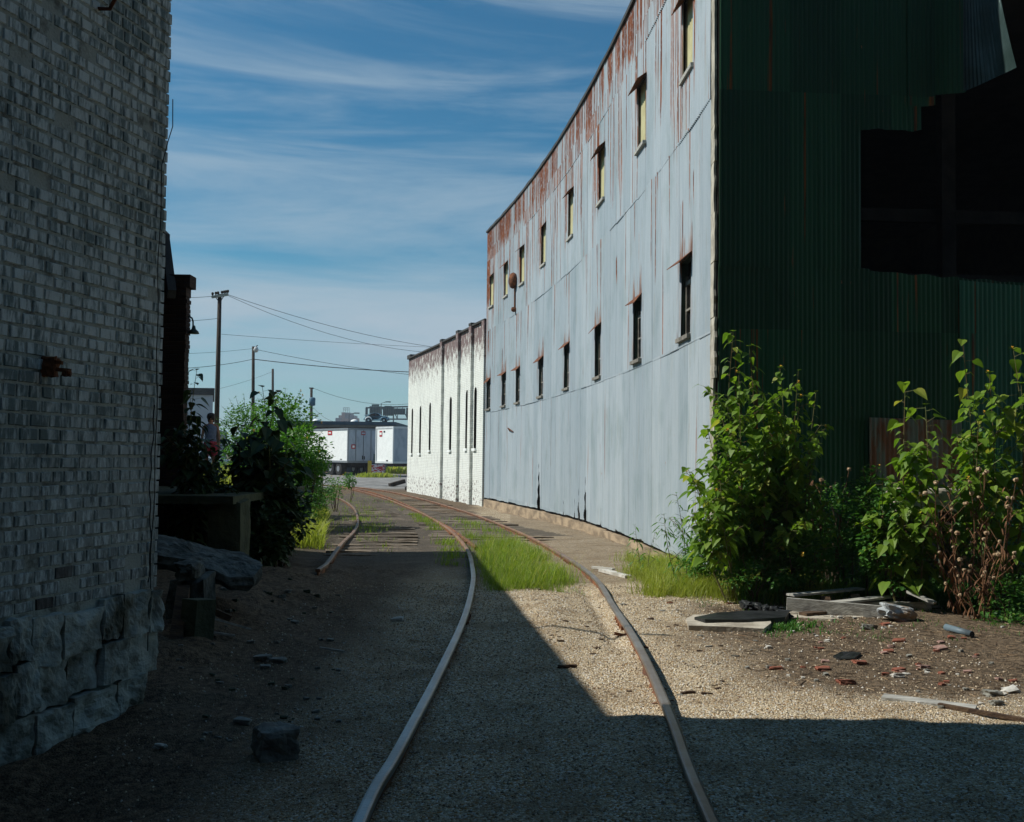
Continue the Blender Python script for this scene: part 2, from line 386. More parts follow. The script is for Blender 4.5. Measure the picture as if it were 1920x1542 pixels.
M['warehouse']=simple('warehouse_wall',(.10,.11,.12),(.08,.08,.09),.5,.8,0,0)
M['housewall']=simple('grey_house_wall',(.45,.46,.50),(.40,.41,.45),.3,.85,0,0)
M['skin']=simple('skin',(.36,.17,.11),(.30,.14,.09),9,.6,0,0)
M['hair']=simple('hair',(.03,.018,.012),(.02,.012,.008),20,.7,0,.003)
M['shirt']=simple('grey_top',(.16,.19,.27),(.12,.14,.21),12,.9,0,.003)
M['shorts']=simple('red_shorts',(.40,.04,.06),(.32,.03,.05),12,.9,0,.003)
M['shoe']=simple('shoe',(.5,.5,.5),(.35,.36,.38),12,.7,0,0)
M['plastic']=simple('cloudy_plastic',(.42,.45,.46),(.28,.20,.13),5,.3,0,.01,12,lo=.45,hi=.6)
M['bluepipe']=simple('grey_blue_pipe',(.13,.18,.21),(.08,.10,.11),5,.5,0,0)
M['roofing']=simple('tar_roof',(.06,.06,.055),(.04,.04,.04),2,.9,0,.01)
# rail steel
def rail_mat(name,c1,c2,ro,me,far=False):
    t=NT(name); f=t.ramp(t.noise(t.obj(),2.5,7.,.7),.35,.65)
    if far:
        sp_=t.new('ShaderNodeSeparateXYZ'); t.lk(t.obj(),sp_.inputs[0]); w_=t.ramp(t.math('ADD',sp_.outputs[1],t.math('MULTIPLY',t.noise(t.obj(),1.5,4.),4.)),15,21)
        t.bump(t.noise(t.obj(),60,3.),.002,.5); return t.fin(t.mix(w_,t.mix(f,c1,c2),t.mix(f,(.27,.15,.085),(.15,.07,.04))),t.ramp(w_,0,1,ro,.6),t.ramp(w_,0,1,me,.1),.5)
    t.bump(t.noise(t.obj(),60,3.),.002,.5); return t.fin(t.mix(f,c1,c2),ro,me,.5)
M['railtop']=rail_mat('rail_head',(.26,.17,.11),(.15,.08,.045),.55,.25)
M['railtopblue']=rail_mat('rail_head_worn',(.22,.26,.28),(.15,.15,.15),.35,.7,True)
M['railtopworn']=rail_mat('rail_head_dull',(.24,.225,.205),(.17,.13,.10),.42,.5,True)
M['railside']=rail_mat('rail_web_rust',(.24,.09,.03),(.09,.04,.022),.9,0)
# foliage
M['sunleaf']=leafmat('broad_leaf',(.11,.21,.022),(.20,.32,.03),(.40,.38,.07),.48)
M['shadedleaf']=leafmat('broad_leaf_shaded',(.022,.05,.012),(.03,.062,.016),(.04,.07,.02),.15)  # leaf colour darkened for plants standing in shade
M['bushleaf']=leafmat('bush_leaf',(.05,.16,.015),(.09,.23,.025),(.20,.29,.05),.42)
M['vineleaf']=leafmat('vine_leaf',(.045,.14,.02),(.07,.19,.03),(.18,.27,.05),.38)
M['grass']=leafmat('grass_blade',(.13,.22,.02),(.24,.33,.035),(.42,.37,.12),.45)
M['drygrass']=leafmat('yellow_grass_blade',(.22,.28,.035),(.34,.38,.06),(.42,.38,.12),.45)
M['stem']=simple('green_stem',(.12,.16,.05),(.14,.09,.04),4,.8,0,0)
M['deadstem']=simple('dead_stem',(.20,.10,.045),(.11,.055,.03),6,.9,0,.004)
M['seedhead']=simple('dry_seed_head',(.50,.38,.24),(.28,.17,.09),20,.9,0,.004)
M['petal']=simple('yellow_petal',(.55,.36,.03),(.45,.24,.02),10,.6,0,0)
M['bark']=simple('shrub_bark',(.10,.07,.045),(.05,.035,.025),5,.9,0,.006)
rnd=random.Random(7)
# ------------------------------------------------------------------ GROUND
def lin(a,b,st):
    n=max(1,int(round((b-a)/st))); return [a+(b-a)*i/n for i in range(n)]
xs=[-2500,-900,-400,-200,-120,-80,-60]+lin(-48,-20,2)+lin(-20,-8,.5)+lin(-8,-3.2,.12)+lin(-3.2,4.6,.045)+lin(4.6,8,.15)+lin(8,20,1)+[20,30,50,90,150,300,700,2500]
ys=[-60,-30,-12,-4]+lin(0,4,.4)+lin(4,13,.05)+lin(13,22,.09)+lin(22,45,.25)+lin(45,90,1)+[90,100,115,140,180,250,400,700,1200,2200,4500]
nx,ny=len(xs),len(ys)
vs=[(x,y,gh(x,y)) for y in ys for x in xs]
fs=[(j*nx+i,j*nx+i+1,(j+1)*nx+i+1,(j+1)*nx+i) for j in range(ny-1) for i in range(nx-1)]
me=bpy.data.meshes.new('ground'); me.from_pydata(vs,[],fs); me.materials.append(M['ground'])
me.polygons.foreach_set('use_smooth',[True]*len(fs))
def zone(x,y):
    n=N(x,y,.8,4.)*.9+N(x,y,2.4,6.)*.4
    d=0.
    # brown soil with rubble right of the track
    edge=6.95+.1*(x-2.0)+(.5*(2.6-x) if x<2.6 else 0)
    d=sst(1.45,2.3,x+.35*n)*sst(edge-.45,edge+.45,y+.5*n)*(1-sst(11.0,11.7,y+.3*n))*.95
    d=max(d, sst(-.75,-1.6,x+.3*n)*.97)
    d=max(d, .55*sst(13.5,16,y+n)*(1-sst(20,23,y))) if x>-.4 else d
    d=max(d, sst(12.6,14,y+n*.6)*(.55 if x>0 else .3)*(1-sst(45,60,y)))
    a=sst(13.2,16,y+1.2*n)*(1-sst(48,58,y)) if -8<x<(-.1 if y<22 else 8-y*.3) else 0
    a=a*.85
    bx=bank_x(y); g=sst(-.3,.5,bx-x)*sst(16,19,y)
    if y>88 and x>-11: g=max(g,.9)
    if x>6 and y>60: g=max(g,.6)
    r=sst(56,59,y+.8*n)*(1-sst(84,88,y)) if x>bx-1.5 else 0
    return d,a,g,r
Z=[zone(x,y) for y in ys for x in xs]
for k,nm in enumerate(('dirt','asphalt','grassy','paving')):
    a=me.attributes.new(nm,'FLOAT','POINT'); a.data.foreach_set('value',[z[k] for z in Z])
tag(link(bpy.data.objects.new('ground',me)),kind='structure')
# scattered gravel
def gravel():
    mb=MB(); r=random.Random(3)
    n=0
    while n<26000:
        Y=4.0+ (r.random()**1.25)*9.2; X=r.uniform(-2.2,3.9)
        if abs(X)/Y>.55: continue
        z=zone(X,Y)
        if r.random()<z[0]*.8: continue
        n+=1; s=r.uniform(.004,.0095)*(1+.25*(Y-5)/6); q=Quaternion((r.uniform(-1,1),r.uniform(-1,1),r.uniform(-1,1)),r.uniform(0,3))
        c=Vector((X,Y,gh(X,Y)+s*.15)); vv=[]
        for a in ((1,0,0),(-1,0,0),(0,1,0),(0,-1,0),(0,0,1),(0,0,-1)):
            vv.append(c+(q@(Vector(a)*s*r.uniform(.7,1.2)))*1.0)
        mb.add(vv,[(0,2,4),(2,1,4),(1,3,4),(3,0,4),(2,0,5),(1,2,5),(3,1,5),(0,3,5)])
    tag(mb.build('gravel',M['pebble']),'pale tan loose gravel spread between and beside the rails','gravel',kind='stuff')
gravel()
# ------------------------------------------------------------------ RAILS
def smooth_path(pts,sub=6):
    out=[]
    for i in range(len(pts)-1):
        p0=pts[max(i-1,0)];p1=pts[i];p2=pts[i+1];p3=pts[min(i+2,len(pts)-1)]
        for k in range(sub):
            t=k/sub; out.append(.5*((2*p1)+(p2-p0)*t+(2*p0-5*p1+4*p2-p3)*t*t+(3*p1-p0-3*p2+p3)*t**3))
    out.append(pts[-1]); return out
RAILH=.075
def rail(name,pix,label,topm,extra0=None,h=RAILH,wob=.004,w=.031):
    pts=[gpt(px,py,h) for px,py in pix]
    if extra0: pts=[Vector(extra0)]+pts
    P=smooth_path(pts,6)
    prof=[(-.07,-.13),(-.07,-.115),(-.012,-.10),(-.010,-.045),(-w,-.032),(-w,-.010),(-w*.86,-.003),(-w*.5,0),(w*.5,0),(w*.86,-.003),(w,-.010),(w,-.032),(.010,-.045),(.012,-.10),(.07,-.115),(.07,-.13)]
    mb=MB(); n=len(prof); V=[];Fc=[];mi=[]
    for i,p in enumerate(P):
        d=(P[min(i+1,len(P)-1)]-P[max(i-1,0)]); d.z=0; d.normalize(); sd=Vector((d.y,-d.x,0))
        zc=gh0(p.x,p.y)+h+wob*noise.noise(Vector((p.x*.8,p.y*.8,2)))
        for (a,b) in prof: V.append(Vector((p.x,p.y,zc))+sd*a+Vector((0,0,b)))
    b0=mb.add(V,[],0)
    for i in range(len(P)-1):
        for k in range(n-1):
            mb.f.append((i*n+k,i*n+k+1,(i+1)*n+k+1,(i+1)*n+k)); mb.mi.append(0 if 4<=k<=10 else 1)
    mb.f.append(tuple(range(n))); mb.mi.append(1); mb.f.append(tuple((len(P)-1)*n+k for k in range(n))[::-1]); mb.mi.append(1)
    o=mb.build('rail',[topm,M['railside']]); tag(o,label,'rail')
    acc=0.; nxt=1.9 if h else 0
    for i in range(1,len(P)):
        acc+=(P[i]-P[i-1]).length
        if acc>nxt and P[i].y<30:
            nxt+=5.9; d=(P[i]-P[i-1]).normalized(); sd=Vector((d.y,-d.x,0)); c=Vector((P[i].x,P[i].y,gh0(P[i].x,P[i].y)+h-.062)); mb=MB()
            for q in (-1,1):
                mb=MB(); mb.beam(c+sd*q*.024-d*.3,c+sd*q*.024+d*.3,.022,.05)
                for b_ in (-.22,-.08,.08,.22): mb.lathe(c+sd*q*.036+d*b_,[(.013,-.012),(.013,.016),(.006,.02)],6)
                mb.build('joint_bar',M['railside'],o)
    return P
PA=rail('rail',[(1335,1525),(1290,1420),(1255,1330),(1200,1215),(1150,1130),(1110,1080),(1040,1032),(960,992),(870,957),(780,932),(715,919),(655,912),(600,909)],
 'right hand rail of the main track, partly sunlit and dull grey brown',M['railtopworn'],(.80,2.2,.075))
PB=rail('rail',[(682,1525),(745,1410),(822,1262),(868,1160),(885,1100),(886,1066),(872,1022),(832,986),(782,958),(715,932),(660,917),(610,909)],
 'left hand rail of the main track, steel blue where it lies in shade',M['railtopblue'],(-.60,2.2,.075))
PC=rail('rail',[(893,1024),(862,1001),(828,980),(775,952),(722,930),(680,919),(640,912)],
 'short rusty rail ending beside the grass, close to the left hand rail',M['railside'])
PD=rail('rail',[(596,1068),(640,1022),(664,995),(671,975),(664,953),(645,938),(618,928),(590,922)],
 'curved siding rail bending to the left near the overgrown bank',M['railtop'])
# rail joint bars on the nearest rails
# sleepers
def interp(P,Y):
    for i in range(len(P)-1):
        if P[i].y<=Y<=P[i+1].y:
            t=(Y-P[i].y)/max(1e-6,P[i+1].y-P[i].y); return P[i].lerp(P[i+1],t)
    return P[-1]
def sleepers():
    r=random.Random(11); proto=[]
    for v in range(5):
        mb=MB(); L=2.5
        nseg=8; V=[];Fc=[]
        for i in range(nseg+1):
            x=-L/2+L*i/nseg
            for (a,b) in ((-.11,-.12),(.11,-.12),(.11,0),(-.11,0)):
                V.append((x+ (r.uniform(-.03,.03) if i in(0,nseg) else 0), a+r.uniform(-.01,.01), b+r.uniform(-.012,.008)))
        for i in range(nseg):
            for k in range(4): Fc.append((i*4+k,i*4+(k+1)%4,(i+1)*4+(k+1)%4,(i+1)*4+k))
        Fc.append((3,2,1,0)); Fc.append(tuple(nseg*4+k for k in range(4)))
        mb.add(V,Fc); me=bpy.data.meshes.new('sleeper'); me.from_pydata(mb.v,[],mb.f); me.materials.append(M['tie']); proto.append(me)
    def put(c,ang,group,label,sx=1.,up=0.):
        o=bpy.data.objects.new('sleeper',r.choice(proto)); o.location=(c.x,c.y,gh(c.x,c.y)+up+r.uniform(-.008,.012)); o.rotation_euler=(0,R(r.uniform(-.4,.4)),ang+R(r.uniform(-2.5,2.5)))
        o.scale=(sx,r.uniform(.85,1.1),1); link(o); tag(o,label,'sleeper',group)
    Y=13.9
    while Y<47:
        a=interp(PA,Y); 
        b=interp(PB if Y<22 else PB,Y-.1); c=(a+b)/2; d=interp(PA,Y+.5)-interp(PA,Y-.5)
        ang=math.atan2(-d.x,d.y)
        if Y>20.5: put(c,ang,'sleepers under the main track','weathered wooden sleeper lying under the main curving track',1.,.004)
        Y+=.56
    Y=17.
    while Y<38:
        a=interp(PD,Y); c=a+Vector((.55,0,0)); d=interp(PD,Y+.5)-interp(PD,Y-.5)
        put(c,math.atan2(-d.x,d.y),'sleepers under the siding','short weathered sleeper beside the curved siding rail',.62,.006); Y+=.62
sleepers()
# ------------------------------------------------------------------ LEFT TALL PAINTED BRICK BUILDING
LC=Vector((-2.28,6.7,0)); LD=Vector((-.252,-.968,0)).normalized(); LN=Vector((-LD.y,LD.x,0)); LN=Vector((.968,-.252,0)).normalized()
def LW(u,n,z): return LC+LD*u+LN*n+Vector((0,0,z))
tb=empty('painted_brick_building',LC,'tall whitewashed brick building with stained flaking paint on rubble stone base','building')
def bricks():
    mb=MB(); r=random.Random(5); rh=.0765; z=.73; row=0
    while z<5.7:
        hd = row%6==3
        L=.158 if not hd else .10
        u=-.004 if row%2==0 else -.004
        first=True
        while u<2.6:
            l=L*r.uniform(.94,1.06)
            if first: l=(L if row%2==0 else .10); first=False
            if u+l>2.9: break
            g=.005; off=r.gauss(0,.0018)-.004
            pr=.0 ; 
            if r.random()<.02: off-=.02
            u0=u+g/2; u1=u+l-g/2; z0=z+g/2; z1=z+rh-g/2
            j=lambda s=.0028: r.uniform(-s,s)
            e=r.uniform(.007,.012); dp=.012+off
            fr=[(u0+e+j(),dp+j(.0015),z0+e+j()),(u1-e+j(),dp+j(.0015),z0+e+j()),(u1-e+j(),dp+j(.0015),z1-e+j()),(u0+e+j(),dp+j(.0015),z1-e+j())]
            bk=[(u0+j(),-.012,z0+j()),(u1+j(),-.012,z0+j()),(u1+j(),-.012,z1+j()),(u0+j(),-.012,z1+j())]
            # far corner bricks wrap round the end of the wall
            V=[LW(*p) for p in fr]+[LW(*p) for p in bk]
            mb.add(V,[(3,2,1,0),(0,1,5,4),(1,2,6,5),(2,3,7,6),(3,0,4,7)])
            u+=l
        # end-wall stretcher showing as teeth against the sky
        o=r.uniform(-.012,.006); 
        a=LW(-.012+o,.008,z+.006); 
        mbx=[LW(-.016+o,.006,z+.006),LW(.02,.006,z+.006),LW(.02,.006,z+rh-.006),LW(-.016+o,.006,z+rh-.006),
             LW(-.016+o,-.2,z+.006),LW(.02,-.2,z+.006),LW(.02,-.2,z+rh-.006),LW(-.016+o,-.2,z+rh-.006)]
        mb.add(mbx,[(3,2,1,0),(4,5,6,7),(0,4,7,3),(0,1,5,4),(3,7,6,2)])
        z+=rh; row+=1
    part(mb,'brick_face',M['pbrick'],tb)
bricks()
def quadwall(mb,a,b,z0,z1,mi=0,u0=0.):
    a=Vector(a);b=Vector(b);L=(b-a).length
    mb.add([(a.x,a.y,z0),(b.x,b.y,z0),(b.x,b.y,z1),(a.x,a.y,z1)],[(0,1,2,3)],mi,[(u0,z0),(u0+L,z0),(u0+L,z1),(u0,z1)])
mb=MB()
H_T=21.0  # height above the view raised to block sky light
A=LW(.002,0,0);B=LW(2.9,0,0);C_=LW(2.9,-7,0);D=Vector((-9.,6.55,0))
for a,b in ((A,B),(C_,D),(D,A)): quadwall(mb,a,b,.5,H_T)
part(mb,'mortar_core',M['mortar'],tb)
mb=MB(); A2=LW(2.9,.012,0);B2=LW(24,.012,0);C2=LW(24,-9,0);D2=LW(2.9,-9,0)
D2=C_; C2=LW(24,-7,0)
for a,b in ((A2,B2),(B2,C2),(C2,D2)): quadwall(mb,a,b,-.3,H_T)
A3=LW(-.01,.012,0); B3=LW(2.9,.012,0); quadwall(mb,A3,B3,5.7,H_T)
part(mb,'upper_wall',M['plain_pbrick'],tb)
mb=MB(); v=[LW(-.02,.06,H_T),LW(24,.06,H_T),LW(24,-7,H_T),Vector((-9.,6.56,H_T))]; v2=[p+Vector((0,0,.15)) for p in v]
mb.add(v+v2,[(3,2,1,0),(4,5,6,7),(0,1,5,4),(1,2,6,5),(2,3,7,6),(3,0,4,7)]); part(mb,'roof',M['roofing'],tb)
def foundation():
    mb=MB(); r=random.Random(21)
    rot=Matrix((LD,LN,Vector((0,0,1)))).transposed().to_3x3()
    z=-.32
    rows=[(.30,.26,.5),(.24,.2,.42),(.27,.16,.40),(.26,.14,.36)]
    for i,(h,a,b) in enumerate(rows):
        u=-.05 if i>1 else (.10 if i==1 else .22)
        while u<3.2:
            l=r.uniform(a,b); 
            mb.rock(LW(u+l/2,-.13+(.0 if i==3 else r.uniform(-.035,.02)),z+h/2+r.uniform(-.02,.02)),(l*r.uniform(.90,1.0),.36,h*r.uniform(.86,1.02)),r.random()*50,.97,rot,12,r.uniform(.06,.12))
            u+=l*.97
        z+=h*.965
    part(mb,'stone_foundation',M['stone_paint'],tb,False)
    mb=MB()
    for a,b in ((LW(.12,-.07,0),LW(24,-.07,0)),(Vector((-9,6.5,0)),LW(.12,-.07,0))): quadwall(mb,a,b,-.4,.72)
    part(mb,'foundation_core',M['mortar'],tb)
foundation()
# cable down the corner, wall stubs
def cablepts(u,off,z0,z1,seed,amp=.008):
    n=26; return [LW(u+amp*math.sin(i*1.3+seed)+.012*math.sin(i*.35+seed),off,z0+(z1-z0)*i/(n-1)) for i in range(n)]
mb=MB(); pts=cablepts(.075,.03,.35,3.45,1)+[LW(.03,.04,3.62),LW(.0,.05,3.72),LW(.0,.045,3.9)]; mb.tube(pts,.0032,5); mb.tube(cablepts(.10,.028,.78,1.9,3),.004,5)
part(mb,'cable',M['wire'],tb)
def facept(px,py):
    # intersect pixel ray with the wall face plane
    r=ray(px,py); t=((LW(0,.02,0)-CAM).dot(LN))/r.dot(LN); return CAM+r*t
p=facept(90,688); mb=MB(); mb.rock(p,(.09,.06,.10),3,.7,None,4,.3); mb.beam(p+Vector((0,0,-.01)),p+LN*.12+LD*-.03+Vector((0,0,-.02)),.025,.02); mb.rock(p+LN*.12+Vector((0,0,-.035)),(.04,.05,.04),8,.5,None,3,.2)
mb.beam(p+Vector((0,0,.03)),p+LN*.09+Vector((0,0,.02)),.018,.02)
part(mb,'iron_bracket',M['rust'],tb)
p=facept(188,16); mb=MB(); mb.tube([p-LN*.02,p+LN*.05+LD*-.02,p+LN*.10+Vector((0,0,.05))],.012,6); part(mb,'iron_hook',M['rust'],tb)
# ------------------------------------------------------------------ LOW DARK BRICK BUILDING (left, beyond)
lb=empty('brick_building_or_blocker',(-5.9,17.6,0),'low dark brick building in shade behind the tall whitewashed wall','building')
HB=5.25
P0=Vector((-4.72,6.9,0));P1=Vector((-5.93,17.55,0));P2=Vector((-15,18.4,0));P3=Vector((-15,6.9,0))
mb=MB()
for a,b in ((P0,P1),(P1,P2),(P2,P3),(P3,P0)): quadwall(mb,b,a,-.3,HB)
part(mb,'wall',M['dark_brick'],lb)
mb=MB(); v=[P0+Vector((.06,-.05,HB)),P1+Vector((.06,.05,HB)),P2+Vector((-.05,.05,HB)),P3+Vector((-.05,-.05,HB))]; v2=[p+Vector((0,0,.06)) for p in v]
mb.add(v+v2,[(0,1,2,3),(7,6,5,4),(0,4,5,1),(1,5,6,2),(2,6,7,3),(3,7,4,0)]); part(mb,'roof',M['roofing'],lb)
# pier with corbelled cap
YP=16.6; xr=at(351,600,YP).x; ztop=at(330,516,YP).z
def ubox(mb,x0,x1,y0,y1,z0,z1,mi=0):
    for a,b in (((x0,y0),(x1,y0)),((x1,y0),(x1,y1)),((x1,y1),(x0,y1)),((x0,y1),(x0,y0))):
        quadwall(mb,(a[0],a[1],0),(b[0],b[1],0),z0,z1,mi)
    mb.add([(x0,y0,z1),(x1,y0,z1),(x1,y1,z1),(x0,y1,z1)],[(0,1,2,3)],mi,[(x0,y0),(x1,y0),(x1,y1),(x0,y1)])
    mb.add([(x0,y0,z0),(x1,y0,z0),(x1,y1,z0),(x0,y1,z0)],[(3,2,1,0)],mi,[(x0,y0),(x1,y0),(x1,y1),(x0,y1)])
mb=MB(); r=random.Random(2); z=-.2
ubox(mb,-6.6,xr-.03,YP,YP+.2,-.2,ztop-.34)
zz=.9
while zz<ztop-.42:
    ubox(mb,-6.55,xr-.03+r.uniform(.002,.022),YP-.012,YP+.02+.19,zz,zz+.062); zz+=.072
ubox(mb,-6.6,xr-.02,YP-.03,YP+.23,ztop-.34,ztop-.20)
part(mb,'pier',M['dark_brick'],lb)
mb=MB(); ubox(mb,-6.65,xr+.05,YP-.07,YP+.26,ztop-.20,ztop); part(mb,'coping',M['dark_brick'],lb)
mb=MB(); a=at(309,446,17.4); b=at(322,552,16.3); mb.beam(a,b,.13,.16); part(mb,'downpipe',M['roofing'],lb)
# vent stack on its roof, casts the thin shadow across the gravel
mb=MB(); mb.tube([(-5.12,9.95,HB),(-5.12,9.95,6.55)],.028,8); mb.lathe((-5.12,9.95,6.5),[(.02,0),(.055,.02),(.05,.06),(.0,.10)],8); part(mb,'vent_stack',M['rust'],lb,True)
# unseen shed added to put the standing person in shade
sh=empty('added_shade_shed',(-10,27.5,1.),'unseen shed added behind the low brick building to shade the person','shed')
mb=MB(); ubox(mb,-13,-9.9,25.6,30.5,.6,4.7); part(mb,'wall',M['dark_brick'],sh)
mb=MB(); ubox(mb,-13.1,-9.8,25.5,30.6,4.7,4.82); part(mb,'roof',M['roofing'],sh)
# gooseneck lamp
gl=empty('wall_lamp',at(351,612,YP+.1),'green enamel gooseneck lamp on the dark brick pier','lamp')
YL=YP+.1; mb=MB(); mb.tube([at(350,594,YL),at(356,594,YL),at(360,597,YL),at(362,603,YL),at(362,611,YL)],.014,6); part(mb,'arm',M['lampgreen'],gl,True)
mb=MB(); mb.lathe(at(363,625.5,YL),[(.085,-.005),(.09,0),(.075,.035),(.035,.07),(.025,.12),(.012,.13)],16); part(mb,'shade',M['lampgreen'],gl,True)
# ------------------------------------------------------------------ DOCK
dk=empty('loading_dock',(-4.5,13,0),'concrete loading dock behind the whitewashed corner, carried on a square pillar','dock')
mb=MB(); ubox(mb,-7.5,at(437,938,13.0).x,13.0,17.5,.96,1.06); part(mb,'slab',M['concrete'],dk)
mb=MB(); xa=at(392,1000,13.15).x; xb=at(447,1000,13.15).x
mb.rock(((xa+xb)/2,13.4,.42),(xb-xa+.05,.5,1.15),4,.93,None,8,.05); part(mb,'pillar',M['concrete'],dk,False)
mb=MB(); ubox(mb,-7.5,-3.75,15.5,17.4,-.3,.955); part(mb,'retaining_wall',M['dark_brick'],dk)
def slabthing():
    # tilted broken concrete slab
    Y0=9.3; top=[at(284,1000,Y0+.5),at(330,1008,Y0+.9),at(400,1024,Y0+1.0),at(455,1040,Y0+.9),at(487,1052,Y0+.6),at(492,1064,Y0+.25),at(474,1084,Y0-.05),at(430,1080,Y0-.1),at(385,1062,Y0-.1),at(345,1045,Y0-.12),at(284,1040,Y0-.1)]
    r=random.Random(4); mb=MB(); n=len(top); c=sum(top,Vector())/n
    rings=[]
    for f,dz in ((.0,0),(.55,.008),(1.,0),(1.02,-.06),(.93,-.13),(.0,-.15)):
        ring=[]
        for i,p in enumerate(top):
            q=c+(p-c)*f+Vector((0,0,dz)); q+=Vector((r.uniform(-1,1),r.uniform(-1,1),r.uniform(-1,1)))*.018; ring.append(q)
        rings.append(ring)
    V=[p for rg in rings for p in rg]; Fc=[]
    for i in range(len(rings)-1):
        for k in range(n): Fc.append((i*n+k,(i+1)*n+k,(i+1)*n+(k+1)%n,i*n+(k+1)%n))
    mb.add(V,Fc); o=mb.build('broken_slab',M['slab_rock']); tag(o,'tilted broken concrete slab jutting from the whitewashed corner','slab')
    md=o.modifiers.new('s','SUBSURF'); md.subdivision_type='SIMPLE'; md.levels=md.render_levels=3
    tx=bpy.data.textures.new('rough','CLOUDS'); tx.noise_scale=.09; dm=o.modifiers.new('d','DISPLACE'); dm.texture=tx; dm.strength=.05; dm.mid_level=.5
slabthing()
def thing(mb,name,mats,label,cat,group=None,smooth=False):
    return tag(mb.build(name,mats,None,smooth),label,cat,group)
mb=MB(); a=at(312,1285,7.6); b=at(344,1105,8.6); mb.beam(a-Vector((0,0,.25)),b,.10,.09); thing(mb,'leaning_post',M['brownwood'],'grey timber post leaning under the broken slab','post')
mb=MB(); p=gpt(352,1290); p=at(352,1290,8.2); mb.beam((p.x,8.3,-.3),(p.x+.03,8.35,at(352,1125,8.3).z),.17,.2); thing(mb,'stub_post',M['concrete'],'squat concrete stub standing right of the leaning post','post')
mb=MB(); mb.beam(at(362,1130,8.5),at(432,1160,8.6),.05,.05); thing(mb,'broken_beam',M['brownwood'],'broken brown timber end below the broken slab','timber')
mb=MB(); p=at(356,1070,8.9); mb.rock(p,(.18,.3,.14),6,.7,None,6,.2); 
mb.rock(p+Vector((0,.1,-.35)),(.3,.4,.6),9,.8,None,6,.15); thing(mb,'rubble_heap',M['slab_rock'],'rough stone heap propping up the broken slab','rubble')
# ------------------------------------------------------------------ METAL CLAD BUILDING
def CX_(Y): return 2.6-.04*(Y-13.3)-.0038*(Y-13.3)**2
YS,YE=13.3,39.0
tab=[]; u=0; py_=YS
N_=800
for i in range(N_+1):
    Y=YS+(YE-YS)*i/N_
    if i: u+=math.hypot(CX_(Y)-CX_(py_),Y-py_)
    tab.append((u,Y)); py_=Y
ULEN=u
def Cu(u):
    k=max(0,min(N_-1,int(u/ULEN*N_)))
    while k<N_-1 and tab[k+1][0]<u: k+=1
    while k>0 and tab[k][0]>u: k-=1
    t=(u-tab[k][0])/(tab[k+1][0]-tab[k][0]); Y=tab[k][1]+t*(tab[k+1][1]-tab[k][1])
    s=-.04-.0076*(Y-13.3); l=math.hypot(s,1)
    return Vector((CX_(Y),Y,0)), Vector((s/l,1/l,0)), Vector((-1/l,s/l,0))
def solve_u(px,z,lo=0.,hi=None):
    hi=ULEN if hi is None else hi
    for _ in range(40):
        m_=(lo+hi)/2; p,_,_=Cu(m_)
        if proj((p.x,p.y,z))[0]>px: lo=m_
        else: hi=m_
    return (lo+hi)/2
mbld=empty('metal_clad_building',(2.6,13.3,0),'tall rusting corrugated metal warehouse curving along the track','building')
ZT=10.05
WIN=[]  # (u, z0, z1, w, kind)
for px in (1300,1210,1134,1075.5,1024,983,952.5,925): WIN.append((px,7.12,8.28,'board'))
for px in (1293,1201.5,1127,1067.5,1018,974.5,948,919): WIN.append((px,3.34,4.46,'sash'))
WW=.66
wins=[]
for px,z0,z1,k in WIN: wins.append((solve_u(px,(z0+z1)/2),z0,z1,k))
wins=[(u,z0,z1,k) for u,z0,z1,k in wins]
